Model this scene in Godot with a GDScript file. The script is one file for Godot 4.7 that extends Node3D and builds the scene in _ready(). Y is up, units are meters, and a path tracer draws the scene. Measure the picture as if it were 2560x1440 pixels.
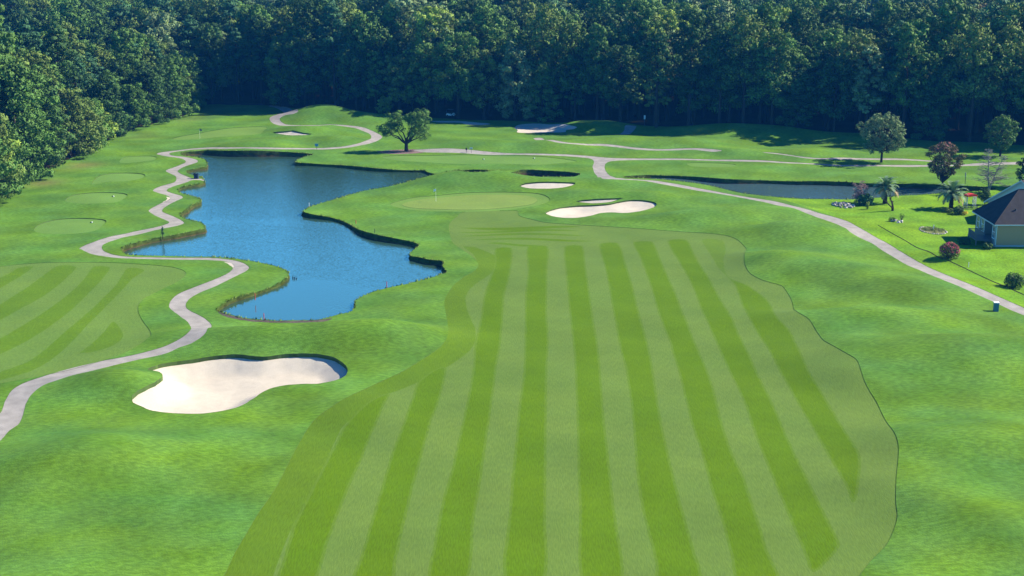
extends Node3D
# A golf course seen from above: striped fairway, pond, cart paths, bunkers, forest. Metres, y up, the camera looks towards -z.

const SHAPES := {
	"path_left.l": [-53.99,-129.05,-53.03,-130.80,-52.72,-132.45,-53.28,-135.17,-53.76,-138.69,-53.28,-141.02,-52.25,-143.13,-50.34,-146.84,-47.52,-149.60,-45.19,-151.19,-42.94,-153.31,-40.98,-155.02,-39.56,-156.89,-39.24,-158.82,-40.36,-164.15,-41.62,-167.66,-43.26,-170.12,-44.96,-172.67,-45.57,-174.22,-45.96,-177.22,-45.66,-180.30,-44.25,-183.37,-42.56,-187.23,-41.29,-191.70,-41.11,-193.79,-41.28,-195.72,-41.95,-197.51,-42.99,-199.05,-44.69,-200.16,-47.21,-201.07,-50.41,-201.19,-54.57,-200.97,-57.76,-201.08,-60.44,-201.60,-63.70,-203.34,-65.46,-204.93,-67.38,-207.34,-67.84,-207.68,-67.47,-209.33,-66.33,-211.33,-65.15,-213.72,-64.03,-217.23,-62.89,-220.48,-61.22,-222.47,-60.17,-223.48,-59.21,-224.88,-58.58,-226.58,-58.57,-227.77,-59.30,-229.00,-60.68,-230.78,-62.08,-232.61,-63.50,-234.96,-64.53,-237.07,-64.79,-238.89,-64.70,-241.80,-64.33,-245.35,-63.85,-248.63,-63.97,-250.78,-64.48,-252.12,-65.67,-253.69,-66.99,-254.87,-67.95,-255.74,-68.84,-257.02,-69.01,-258.96,-68.57,-261.81,-67.78,-263.90,-67.16,-265.42,-66.86,-266.36,-67.17,-268.76,-67.79,-271.26,-68.42,-272.90,-70.00,-275.75,-71.37,-278.27,-72.07,-279.94,-72.13,-281.33,-71.88,-283.44,-71.36,-285.68,-70.81,-288.43,-70.43,-290.22,-70.58,-291.64,-71.16,-293.07,-72.15,-294.51,-73.78,-295.86,-75.52,-297.00,-77.64,-299.01,-79.01,-300.62,-79.36,-301.57,-79.17,-302.76,-78.31,-303.83,-76.47,-305.51,-74.70,-307.64,-72.76,-309.11,-69.54,-308.45,-64.21,-304.98,-58.91,-303.81,-51.56,-305.21,-45.63,-308.03,-41.93,-309.16,-38.17,-310.08,-35.19,-313.54,-33.72,-319.61,-34.15,-328.52,-35.16,-333.66,-37.24,-337.59,-39.31,-341.10,-42.39,-343.30,-46.12,-345.72],
	"path_left.r": [-50.52,-120.05,-50.06,-122.82,-49.78,-124.15,-50.05,-127.58,-49.76,-129.04,-50.09,-131.40,-50.81,-134.47,-51.02,-137.00,-50.55,-139.47,-49.27,-140.90,-46.53,-146.27,-43.10,-150.34,-40.82,-152.36,-39.35,-154.15,-38.12,-154.87,-36.88,-156.97,-38.13,-165.88,-39.08,-168.26,-40.37,-170.07,-42.07,-172.01,-43.06,-173.55,-43.61,-175.52,-43.65,-178.17,-42.91,-180.79,-41.37,-184.37,-40.04,-189.42,-38.92,-192.99,-38.76,-194.88,-39.66,-196.93,-41.06,-198.83,-43.12,-200.71,-45.77,-202.23,-48.66,-202.80,-52.83,-202.44,-56.99,-202.16,-59.68,-202.70,-61.79,-204.10,-63.64,-206.44,-64.46,-208.54,-64.54,-209.98,-63.48,-212.48,-62.02,-216.86,-59.70,-221.08,-57.52,-223.48,-56.30,-225.24,-55.91,-227.08,-56.82,-229.42,-58.68,-232.24,-60.84,-235.11,-62.04,-236.99,-62.60,-239.74,-62.58,-243.22,-62.03,-249.39,-61.92,-251.96,-62.89,-254.11,-65.26,-256.29,-66.47,-258.00,-66.65,-260.36,-66.67,-259.85,-66.12,-262.42,-65.26,-264.31,-64.39,-266.26,-63.79,-267.99,-62.18,-268.23,-61.44,-267.55,-61.48,-268.38,-62.38,-269.74,-63.41,-269.55,-64.30,-269.96,-65.69,-271.90,-67.30,-274.47,-68.51,-276.97,-69.42,-279.34,-69.65,-281.13,-69.71,-283.75,-69.25,-286.62,-68.49,-288.60,-67.92,-290.25,-68.04,-292.21,-68.55,-293.37,-69.67,-294.81,-71.04,-296.04,-72.57,-296.95,-74.25,-297.82,-75.36,-298.77,-76.24,-300.42,-76.47,-301.36,-76.10,-302.75,-75.36,-304.03,-74.19,-305.45,-72.97,-306.71,-70.65,-306.52,-68.15,-305.54,-63.96,-303.69,-56.25,-303.01,-48.98,-304.89,-44.67,-306.61,-40.21,-307.73,-36.78,-309.12,-33.80,-312.64,-31.72,-318.12,-31.35,-326.90,-32.28,-332.39,-34.46,-337.75,-36.83,-341.79,-39.00,-343.53,-42.60,-345.10,-46.18,-346.22],
	"path_bend": [-46.12,-345.72,-49.48,-345.14,-56.86,-346.50,-59.58,-347.30,-61.92,-350.95,-63.53,-356.09,-63.99,-360.55,-62.83,-363.46,-62.32,-371.30,-65.36,-380.34,-69.60,-388.41,-68.47,-389.32,-62.55,-382.44,-56.22,-358.00,-57.21,-356.61,-59.71,-357.32,-60.63,-355.64,-60.32,-353.34,-59.03,-350.16,-57.08,-347.89,-49.60,-346.03,-46.18,-346.22],
	"path_centre": [-21.73,-305.68,0.00,-299.65,4.43,-298.75,8.84,-298.26,13.26,-298.32,17.65,-297.72,20.88,-296.42,24.14,-295.90,30.64,-295.11,39.23,-293.86,47.73,-292.52,55.13,-290.29,58.81,-288.82,64.42,-288.55,73.04,-286.81,82.17,-287.26,88.91,-287.24,96.14,-288.67,99.87,-289.73,105.67,-290.12,109.56,-290.82,116.32,-291.24,114.94,-287.63,107.86,-286.17,102.23,-286.69,95.55,-286.81,88.40,-285.49,81.49,-284.80,72.59,-284.95,64.12,-287.14,58.52,-287.31,54.84,-288.66,47.50,-290.97,39.05,-292.42,30.44,-293.13,23.88,-292.65,21.68,-292.15,20.49,-290.59,19.86,-287.56,19.45,-281.43,19.56,-276.97,19.98,-274.08,20.87,-272.22,21.78,-261.28,24.44,-262.57,27.43,-263.15,30.14,-261.00,32.86,-259.36,35.52,-257.48,39.04,-255.19,43.24,-251.74,47.35,-247.47,49.20,-244.47,51.63,-237.67,53.61,-233.81,55.81,-231.22,57.61,-227.26,58.66,-216.59,60.01,-211.00,60.65,-202.69,61.49,-196.17,61.94,-189.05,62.53,-184.50,63.53,-181.38,65.43,-178.09,66.63,-175.85,67.68,-173.25,68.95,-165.64,67.45,-161.80,66.18,-169.17,65.41,-172.37,64.39,-175.00,63.75,-176.01,62.36,-177.79,60.95,-179.60,59.66,-181.89,59.23,-187.02,58.95,-194.46,58.51,-200.90,57.87,-206.79,57.27,-211.10,54.91,-216.21,55.21,-224.69,54.11,-228.50,52.18,-231.40,50.77,-233.53,48.22,-239.45,46.72,-244.06,44.44,-247.78,41.32,-251.49,37.90,-253.87,35.23,-255.26,33.47,-256.45,30.76,-257.94,28.01,-259.32,25.22,-260.56,21.27,-259.76,19.35,-259.96,17.45,-260.45,17.32,-273.84,16.97,-276.69,16.97,-280.12,17.09,-285.80,17.48,-288.92,17.74,-293.34,17.08,-295.32,15.38,-296.24,13.20,-296.72,8.80,-296.84,4.41,-297.34,0.00,-298.43,-7.09,-298.98,-19.20,-301.45],
	"path_d1": [5.15,-324.26,7.21,-325.18,9.60,-309.36,12.71,-306.91,16.01,-309.29,19.55,-310.95,22.97,-310.56,26.31,-309.17,29.62,-307.83,34.00,-306.18,38.46,-305.66,42.79,-304.24,46.69,-300.29,44.62,-299.74,40.46,-303.57,34.91,-304.14,30.50,-305.13,26.16,-307.34,22.85,-308.76,19.43,-308.95,13.58,-305.93,10.18,-305.97,7.56,-309.85],
	"path_d2": [55.37,-298.91,58.29,-298.23,63.30,-294.19,67.63,-292.96,75.06,-295.10,81.97,-295.03,90.56,-292.83,93.76,-291.99,96.52,-289.87,96.25,-289.04,92.66,-290.64,90.08,-291.17,83.59,-292.49,76.99,-293.57,69.71,-291.98,64.15,-292.72,61.14,-294.93,58.09,-297.14,55.71,-298.15],
	"path_shade": [26.27,-329.53,27.65,-334.66,28.59,-340.35,31.12,-340.45,29.96,-334.23,27.91,-328.70],
	"pond": [-72.90,-298.37,-73.48,-299.90,-73.64,-303.13,-71.63,-304.15,-69.59,-304.48,-68.87,-304.64,-67.85,-304.08,-64.55,-302.68,-61.07,-301.78,-55.56,-301.90,-49.82,-302.10,-45.12,-300.86,-44.16,-299.77,-45.60,-297.33,-46.51,-294.27,-46.53,-290.13,-42.98,-289.32,-36.68,-287.21,-29.07,-282.95,-24.23,-281.58,-18.34,-281.56,-18.37,-281.05,-9.35,-263.84,-3.91,-264.72,1.63,-278.85,7.41,-279.32,11.69,-278.38,14.04,-276.34,13.99,-275.45,12.33,-273.21,7.24,-272.91,2.42,-271.45,-4.03,-270.98,-10.42,-269.15,-15.08,-266.45,-19.66,-263.79,-24.22,-258.97,-27.72,-256.43,-30.03,-253.34,-32.06,-248.54,-34.64,-245.11,-36.44,-241.02,-36.91,-238.12,-37.02,-236.49,-34.93,-234.21,-32.51,-233.10,-30.16,-231.08,-28.03,-227.65,-25.70,-222.02,-23.68,-218.66,-21.85,-216.67,-19.24,-214.76,-17.54,-213.62,-15.32,-211.81,-14.83,-209.19,-15.48,-206.12,-15.71,-204.37,-15.59,-202.75,-14.34,-201.93,-12.71,-200.11,-10.53,-198.95,-10.22,-195.70,-9.48,-192.48,-10.16,-191.43,-12.02,-188.56,-14.67,-185.79,-17.47,-183.83,-19.23,-181.88,-20.71,-178.90,-21.14,-176.94,-20.76,-173.09,-21.47,-171.46,-22.46,-170.93,-23.87,-169.69,-24.86,-168.93,-28.35,-168.51,-31.99,-168.66,-34.83,-169.53,-37.55,-171.19,-38.78,-172.07,-38.92,-173.52,-38.29,-176.80,-36.81,-179.82,-35.02,-182.54,-33.15,-186.36,-32.48,-189.56,-32.44,-191.79,-33.13,-193.64,-34.91,-195.76,-37.02,-197.23,-39.89,-199.27,-43.06,-201.44,-46.60,-203.11,-50.96,-203.51,-55.15,-203.26,-58.13,-203.25,-59.49,-203.93,-60.34,-205.47,-61.17,-207.28,-61.01,-209.08,-59.67,-212.26,-58.06,-214.64,-56.28,-216.56,-54.44,-218.36,-52.65,-220.53,-51.42,-222.29,-51.81,-224.58,-53.05,-227.54,-54.90,-229.41,-56.74,-231.17,-58.26,-234.04,-58.44,-236.37,-58.11,-238.13,-58.20,-242.85,-57.42,-246.13,-58.07,-249.61,-59.30,-252.17,-61.81,-255.11,-63.55,-256.88,-64.38,-258.71,-64.65,-261.60,-62.97,-263.75,-61.49,-265.73,-61.09,-267.41,-61.11,-266.96,-61.73,-269.19,-62.56,-271.16,-63.36,-272.35,-64.68,-273.40,-66.17,-275.45,-67.02,-277.35,-67.64,-279.35,-67.73,-280.71,-67.24,-281.58,-66.45,-282.72,-65.67,-283.95,-64.72,-284.46,-64.71,-285.52,-65.45,-289.00,-66.39,-292.60,-67.30,-294.62,-69.13,-296.32,-70.79,-297.19],
	"pond_right": [22.53,-272.79,25.52,-274.44,28.70,-275.61,32.74,-275.00,36.60,-273.23,40.24,-270.33,44.01,-268.68,51.24,-268.80,55.76,-267.71,61.95,-267.17,66.94,-266.09,69.83,-265.10,73.92,-264.78,76.93,-264.37,81.75,-263.11,87.49,-261.67,91.10,-260.17,93.41,-259.13,93.28,-258.16,89.63,-255.77,80.96,-253.72,74.68,-252.68,70.38,-251.46,67.39,-250.63,61.78,-248.65,55.89,-248.68,52.18,-249.74,48.22,-252.26,43.80,-255.14,40.50,-258.62,37.98,-261.31,33.49,-264.51,30.15,-270.01,26.24,-271.19,23.46,-271.75],
	"fairway": [-9.42,-232.61,-10.31,-228.90,-10.66,-224.60,-10.17,-218.11,-9.48,-212.48,-7.48,-206.43,-5.44,-199.97,-5.00,-196.56,-5.50,-193.18,-6.91,-189.94,-8.30,-184.58,-9.07,-177.12,-8.69,-171.37,-8.16,-165.52,-7.77,-157.32,-8.44,-154.36,-10.68,-149.85,-12.44,-146.10,-15.04,-141.92,-17.31,-136.31,-18.82,-133.43,-19.98,-131.07,-20.49,-128.30,-20.61,-124.40,-20.72,-119.66,-20.89,-114.58,-21.19,-110.69,-21.59,-106.89,-21.86,-102.74,-22.14,-99.69,-22.23,-96.60,-22.24,-93.33,24.11,-92.04,27.01,-96.18,28.61,-98.65,30.12,-100.71,31.31,-103.00,32.27,-105.32,32.84,-107.90,34.23,-112.91,36.00,-118.61,36.72,-121.29,37.19,-124.07,37.78,-128.72,38.44,-135.16,38.19,-140.02,38.68,-144.87,38.71,-146.40,37.95,-150.03,37.27,-155.41,37.39,-159.24,37.27,-163.53,36.40,-166.88,37.71,-177.01,37.85,-181.65,37.67,-183.81,36.53,-185.07,35.24,-186.75,34.30,-189.50,34.17,-192.36,34.31,-195.10,34.86,-198.53,36.60,-207.03,36.63,-209.61,36.08,-213.17,34.47,-216.02,32.02,-218.04,27.62,-219.87,23.12,-221.37,16.24,-223.33,10.42,-225.17,5.71,-227.10,3.11,-230.44,1.40,-232.99,1.06,-235.84,0.71,-237.88,-8.47,-235.61],
	"str_s0": [-2.47,-207.97,-2.46,-197.98,-3.31,-185.87,-3.68,-179.31,-3.86,-169.66,-4.21,-161.38,-4.37,-154.37,-4.31,-151.12,-4.55,-137.47,-4.98,-128.22,-5.45,-117.89,-5.96,-111.31,-6.21,-101.63,-6.18,-94.92,-3.53,-94.77,-3.32,-106.60,-2.91,-115.12,-2.60,-124.67,-2.22,-133.98,-1.84,-148.93,-1.48,-157.87,-1.30,-168.43,-1.09,-179.23,-0.45,-190.45,-0.15,-208.48],
	"str_s1": [2.63,-209.90,2.42,-192.53,1.92,-179.07,1.75,-166.23,1.39,-145.05,0.83,-134.12,0.43,-123.90,0.08,-115.11,-0.15,-107.17,-0.45,-94.76,2.37,-94.96,2.77,-106.95,3.11,-119.51,3.35,-128.28,3.82,-144.83,4.40,-161.04,4.44,-170.15,5.03,-192.43,5.53,-210.34],
	"str_s2": [8.51,-210.54,7.94,-192.04,7.72,-176.43,7.59,-166.61,7.37,-151.82,6.85,-134.72,6.25,-119.20,5.91,-108.84,5.48,-95.23,8.35,-95.30,8.70,-107.09,9.35,-131.69,9.90,-146.33,10.24,-157.22,10.36,-166.55,10.52,-179.39,10.83,-196.34,11.01,-210.58],
	"str_s3": [14.09,-211.61,13.86,-196.44,13.60,-182.17,13.24,-166.74,12.97,-154.11,13.02,-146.54,12.44,-131.51,11.41,-113.43,11.42,-98.26,11.37,-94.74,14.28,-94.59,14.56,-101.89,14.61,-107.90,14.62,-113.34,14.70,-118.13,15.09,-131.33,15.89,-146.55,16.24,-156.03,16.41,-168.06,16.79,-183.04,16.91,-199.19,16.72,-212.35],
	"str_s4": [19.56,-212.61,19.63,-198.93,19.54,-183.09,19.08,-167.73,19.21,-156.16,19.12,-155.21,18.80,-142.44,18.18,-128.87,18.13,-120.81,17.87,-113.46,17.81,-106.90,17.59,-99.87,17.38,-94.58,20.30,-94.68,20.41,-100.06,20.58,-103.83,20.83,-110.28,21.05,-115.98,20.85,-120.76,21.11,-129.07,21.78,-139.48,22.07,-149.79,22.00,-160.51,22.16,-170.80,22.50,-185.00,22.34,-200.53,22.25,-212.53],
	"str_s5": [25.05,-212.40,25.14,-198.99,25.50,-186.77,24.86,-170.49,24.71,-154.89,24.64,-142.80,24.56,-134.82,24.06,-125.18,23.82,-116.78,23.69,-110.21,23.43,-102.78,23.42,-98.75,23.41,-96.55,25.39,-99.16,26.29,-100.75,26.43,-102.65,26.53,-107.68,26.61,-113.02,26.78,-120.22,27.22,-130.69,27.37,-136.63,27.48,-145.47,27.77,-157.14,28.22,-186.35,27.89,-198.99,27.81,-212.90],
	"str_s6": [30.70,-213.47,30.60,-203.17,30.54,-194.02,31.37,-184.35,30.21,-167.33,30.40,-157.98,30.14,-146.13,30.22,-136.15,30.22,-127.11,29.97,-118.92,29.69,-112.19,29.47,-109.00,30.14,-110.69,31.77,-116.16,32.80,-120.68,32.90,-124.71,33.28,-133.32,33.17,-138.77,32.98,-144.32,33.81,-155.20,34.18,-160.73,33.40,-166.20,34.47,-176.05,32.91,-184.67,30.93,-188.51,31.38,-196.92,33.08,-206.03,33.52,-212.64],
	"str_t1": [-10.13,-143.00,-10.51,-135.90,-10.94,-126.98,-11.38,-119.78,-11.57,-112.72,-11.78,-105.32,-11.97,-98.76,-12.06,-94.57,-9.37,-94.50,-9.28,-98.58,-9.15,-106.04,-8.96,-113.87,-8.62,-121.05,-8.27,-129.61,-7.79,-135.99,-7.71,-147.90],
	"str_t2": [-16.53,-129.51,-17.08,-122.48,-17.41,-116.19,-17.77,-110.72,-18.16,-105.12,-17.98,-98.92,-17.79,-94.78,-15.32,-94.66,-15.12,-102.35,-14.90,-107.65,-14.62,-113.11,-14.28,-118.75,-13.99,-125.77,-13.54,-132.18,-13.40,-137.82],
	"str_band": [-7.77,-157.33,-8.44,-154.36,-10.68,-149.85,-12.44,-146.10,-15.04,-141.92,-17.31,-136.31,-18.82,-133.43,-19.98,-131.07,-20.49,-128.30,-20.61,-124.40,-20.72,-119.66,-20.89,-114.58,-21.19,-110.69,-21.59,-106.89,-21.86,-102.74,-22.14,-99.69,-22.23,-96.60,-22.31,-94.96,-18.61,-94.83,-18.60,-96.38,-18.61,-98.89,-18.49,-104.41,-18.03,-110.36,-17.57,-116.18,-17.41,-122.46,-17.19,-128.26,-16.30,-130.74,-15.13,-133.47,-13.41,-137.90,-10.23,-143.01,-7.72,-148.03,-5.16,-154.02,-4.57,-157.96,-4.80,-164.02,-5.34,-167.28,-6.18,-173.66,-6.34,-179.45,-5.48,-185.28,-3.50,-190.65,-2.33,-195.09,-1.99,-199.04,-2.41,-202.68,-4.20,-206.23,-6.03,-209.17,-7.61,-209.82,-5.90,-204.22,-5.11,-198.38,-5.61,-193.55,-7.31,-189.34,-8.67,-183.55,-9.18,-176.94,-8.68,-171.35,-8.14,-165.47],
	"str_a0": [-8.56,-223.72,-5.21,-223.98,-1.86,-223.64,1.49,-223.44,4.84,-223.85,8.21,-224.40,11.54,-223.83,11.54,-223.74,8.16,-222.83,4.80,-221.69,1.48,-221.31,-1.84,-221.65,-5.18,-222.43,-8.55,-223.61],
	"str_a1": [-8.89,-220.06,-5.53,-220.65,-2.15,-221.23,1.24,-221.40,4.64,-221.42,8.03,-221.40,11.40,-220.89,11.39,-220.79,8.00,-220.46,4.61,-220.21,1.24,-220.13,-2.14,-219.93,-5.50,-219.60,-8.88,-219.95],
	"str_a2": [-8.55,-217.18,-5.09,-218.19,-1.59,-219.19,1.93,-219.20,5.43,-218.63,8.91,-218.04,12.39,-217.51,12.38,-217.41,8.88,-217.17,5.40,-217.53,1.92,-217.96,-1.58,-217.87,-5.06,-217.15,-8.55,-217.08],
	"str_a3": [-6.40,-214.21,-3.12,-215.33,0.18,-216.02,3.50,-215.73,6.78,-214.94,10.05,-214.21,13.32,-213.75,13.31,-213.64,10.01,-213.30,6.75,-213.79,3.48,-214.40,0.18,-214.58,-3.11,-214.19,-6.39,-214.11],
	"str_a4": [-4.08,-211.60,-2.70,-212.19,-1.32,-212.04,0.07,-211.50,1.45,-211.05,2.83,-211.05,4.21,-211.31,4.21,-211.21,2.82,-210.11,1.44,-209.76,0.07,-210.08,-1.31,-210.72,-2.69,-211.22,-4.08,-211.50],
	"fairway_left": [-77.80,-194.30,-76.12,-196.42,-73.44,-197.63,-69.40,-198.02,-65.36,-198.38,-61.29,-198.71,-56.97,-198.15,-52.46,-196.77,-49.81,-195.22,-47.76,-192.60,-46.99,-189.78,-47.13,-186.56,-48.10,-183.28,-49.06,-179.48,-49.62,-176.56,-49.51,-174.02,-49.00,-171.72,-48.17,-169.57,-46.93,-166.84,-45.48,-163.67,-44.34,-160.20,-44.16,-159.12,-44.52,-155.94,-45.56,-152.74,-46.97,-150.36,-49.16,-147.44,-51.34,-144.84,-53.57,-142.68,-55.99,-141.22,-57.69,-140.57],
	"lst_a": [-72.93,-195.59,-73.10,-191.48,-73.76,-185.15,-71.90,-180.15,-71.32,-183.28,-70.88,-190.32,-70.99,-195.94],
	"lst_b": [-67.26,-195.92,-67.66,-189.69,-67.86,-181.67,-68.32,-175.01,-68.79,-171.79,-66.09,-164.56,-65.59,-167.51,-65.02,-170.95,-64.03,-178.81,-63.89,-189.14,-64.54,-195.42],
	"lst_c": [-61.96,-196.04,-61.01,-187.52,-60.82,-179.42,-61.04,-169.91,-62.02,-163.45,-62.60,-159.31,-63.10,-156.55,-60.80,-150.38,-60.40,-153.25,-59.43,-157.48,-58.38,-163.48,-57.85,-170.09,-57.97,-177.58,-58.26,-184.93,-59.67,-195.95],
	"lst_d": [-56.85,-195.41,-55.42,-183.88,-55.23,-175.93,-55.41,-169.14,-55.65,-163.07,-55.77,-157.57,-56.16,-149.99,-57.68,-145.84,-58.54,-144.35,-57.53,-141.67,-56.45,-142.50,-54.48,-145.65,-53.75,-149.97,-53.52,-157.38,-53.86,-166.35,-53.80,-172.25,-53.70,-179.81,-54.41,-189.42,-54.07,-194.23],
	"lst_e": [-51.02,-167.48,-48.50,-162.49,-47.61,-158.55,-48.02,-155.46,-49.61,-153.66,-51.01,-153.41,-50.73,-157.40,-50.96,-163.34],
	"green": [-20.10,-244.23,-18.81,-246.68,-16.35,-248.72,-9.78,-251.83,-2.26,-252.22,2.25,-250.89,4.45,-248.39,4.56,-246.15,2.91,-242.71,-2.15,-239.84,-7.83,-237.66,-14.35,-239.66,-18.46,-241.86],
	"collar": [-22.20,-244.10,-20.01,-247.92,-16.48,-250.71,-9.83,-253.28,-1.52,-254.01,3.77,-252.54,6.41,-249.33,6.94,-246.97,5.09,-243.06,1.80,-239.86,-2.14,-237.66,-7.77,-235.89,-14.23,-237.50,-19.45,-240.50],
	"green_left": [-81.20,-323.56,-80.06,-329.04,-77.20,-334.56,-73.96,-339.03,-70.63,-343.47,-65.12,-344.53,-62.04,-343.28,-61.36,-334.68,-61.88,-329.82,-65.82,-326.22,-70.85,-324.32,-75.75,-322.11],
	"tee_a": [-79.82,-222.18,-80.48,-227.24,-78.97,-230.61,-75.82,-232.09,-71.84,-230.90,-69.70,-228.94,-69.20,-225.17,-69.09,-220.10,-70.86,-216.95,-74.67,-217.48,-77.85,-218.80],
	"tee_b": [-81.82,-245.00,-82.13,-250.07,-80.28,-252.53,-77.30,-253.95,-74.15,-253.95,-72.41,-252.23,-71.87,-247.62,-72.35,-243.91,-75.25,-242.58,-78.85,-242.78],
	"tee_c": [-82.29,-263.15,-83.21,-268.64,-82.48,-272.86,-80.62,-276.19,-78.07,-277.28,-75.53,-275.77,-74.46,-272.25,-74.78,-268.22,-76.54,-265.57,-79.93,-264.93],
	"tee_d": [-84.67,-290.66,-85.39,-296.54,-83.77,-298.43,-80.15,-298.71,-78.27,-296.76,-77.94,-293.07,-80.31,-290.06,-83.02,-289.02],
	"tee_e": [-28.25,-297.74,-15.91,-298.14,-1.77,-298.04,10.48,-294.38,13.84,-291.49,4.25,-286.26,-11.15,-288.96,-24.24,-291.71],
	"tee_f": [37.61,-289.55,40.88,-289.91,45.05,-289.01,47.63,-287.05,46.39,-283.93,42.29,-284.66,38.30,-286.48],
	"bunker_a": [-39.93,-135.12,-40.03,-135.87,-39.33,-137.25,-38.44,-138.95,-38.21,-140.95,-38.64,-142.88,-39.59,-144.86,-40.89,-145.43,-40.89,-147.55,-39.54,-149.43,-36.95,-150.67,-34.84,-151.43,-32.81,-151.73,-31.32,-151.54,-28.94,-150.93,-27.35,-151.36,-25.53,-151.66,-23.23,-151.54,-21.06,-150.77,-19.64,-149.24,-18.83,-147.57,-18.56,-146.13,-18.69,-144.63,-19.32,-143.33,-21.08,-141.77,-23.00,-141.55,-24.89,-141.18,-25.95,-140.60,-26.89,-139.28,-27.63,-137.05,-28.49,-134.68,-29.84,-133.09,-31.65,-132.14,-33.46,-132.05,-35.37,-132.35,-37.19,-133.03,-38.73,-134.04,-39.63,-134.67],
	"bunker_b": [5.92,-235.70,7.14,-238.48,9.03,-241.21,11.80,-242.53,14.88,-242.49,17.43,-242.81,19.33,-243.86,21.02,-244.57,22.87,-244.80,24.68,-244.53,25.91,-244.07,26.26,-242.99,25.84,-241.51,24.53,-239.20,22.50,-236.53,19.92,-235.24,17.66,-235.79,15.69,-235.28,14.13,-232.72,12.46,-230.77,10.36,-230.13,8.31,-230.93,6.64,-232.97],
	"bunker_c": [11.84,-245.56,13.23,-245.94,15.80,-245.87,18.36,-245.72,20.27,-245.54,19.22,-244.89,17.88,-243.99,15.49,-243.60,13.16,-244.42],
	"bunker_d": [1.44,-256.90,2.49,-257.57,4.80,-257.99,7.69,-258.16,10.58,-258.23,12.21,-257.99,11.68,-256.94,10.30,-255.72,8.17,-254.72,5.70,-254.81,3.24,-255.43,1.91,-256.21],
	"bunker_e": [-58.31,-330.66,-55.55,-329.83,-54.11,-329.44,-53.30,-329.50,-52.02,-328.26,-50.18,-326.82,-48.15,-325.92,-49.65,-325.05,-53.55,-325.78,-56.37,-328.09],
	"bunker_f": [-21.54,-355.07,-16.19,-357.17,-12.51,-356.35,-8.80,-353.60,-5.51,-351.22,-7.24,-348.00,-11.55,-349.02,-13.84,-352.98,-19.62,-353.05],
	"bunker_g": [0.63,-343.96,1.81,-351.37,7.80,-352.85,14.04,-340.12,16.15,-337.03,15.35,-335.63,13.47,-335.12,13.03,-333.22,9.32,-332.44,5.64,-331.98,1.48,-333.94,1.38,-339.13],
	"mulch": [-30.32,-303.64,-27.26,-306.80,-22.70,-306.68,-19.61,-303.71,-19.66,-301.59,-22.29,-300.82,-26.73,-300.67],
	"lawn": [47.61,-250.95,50.35,-247.66,52.48,-240.18,54.08,-234.40,56.11,-230.95,57.59,-227.01,58.67,-216.62,59.96,-210.88,60.66,-202.80,61.44,-196.09,61.84,-188.85,62.56,-184.52,63.59,-181.50,65.43,-178.08,66.63,-175.88,67.70,-173.32,69.51,-164.51,74.61,-164.65,113.32,-256.53,92.82,-257.08,80.96,-253.38,70.50,-250.99,66.98,-250.38,61.63,-248.37,55.68,-248.37,52.18,-249.44],
	"groove.l": [61.70,-224.64,62.55,-219.16,63.55,-214.18,64.10,-207.33,64.52,-200.98,65.44,-198.98,66.63,-194.84,67.46,-189.98,68.18,-186.04,68.87,-183.64,69.90,-179.40,71.06,-174.77],
	"groove.r": [61.57,-224.12,62.40,-218.59,63.37,-213.53,63.76,-206.20,64.38,-200.51,65.31,-198.54,66.45,-194.27,67.22,-189.27,67.91,-185.27,68.61,-182.92,69.69,-178.81,70.87,-174.27],
	"sand_a": [-64.36,-246.06,-64.21,-247.76,-64.36,-249.82,-64.99,-251.80,-64.37,-251.37,-63.95,-250.61,-63.89,-248.80,-64.15,-246.39],
	"sand_b": [-43.26,-198.88,-42.27,-198.07,-41.43,-196.48,-41.18,-195.05,-41.58,-195.79,-42.36,-197.35],
	"muck": [-38.59,-171.89,-37.52,-171.04,-34.81,-169.40,-31.97,-168.53,-28.33,-168.38,-24.84,-168.79,-23.33,-169.52,-23.96,-168.38,-26.71,-167.85,-30.28,-167.67,-34.56,-168.62,-37.45,-170.18],
	"left_forest": [-94.31,-234.79,-94.82,-245.78,-96.85,-266.45,-96.75,-278.07,-95.81,-288.09,-95.91,-311.57,-95.30,-332.75,-92.45,-348.48,-89.06,-360.05,-87.84,-372.39,-88.86,-383.76],
	"far_forest": [-89.59,-391.10,-82.89,-392.04,-73.68,-392.04,-66.00,-387.40,-58.11,-380.19,-41.53,-371.54,-30.14,-365.71,-13.81,-360.85,2.11,-357.67,17.72,-353.79,36.60,-344.78,51.91,-338.31,65.96,-333.43,79.62,-328.69,97.33,-322.79,109.42,-318.96,119.83,-316.46,128.22,-313.99],
}
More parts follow.
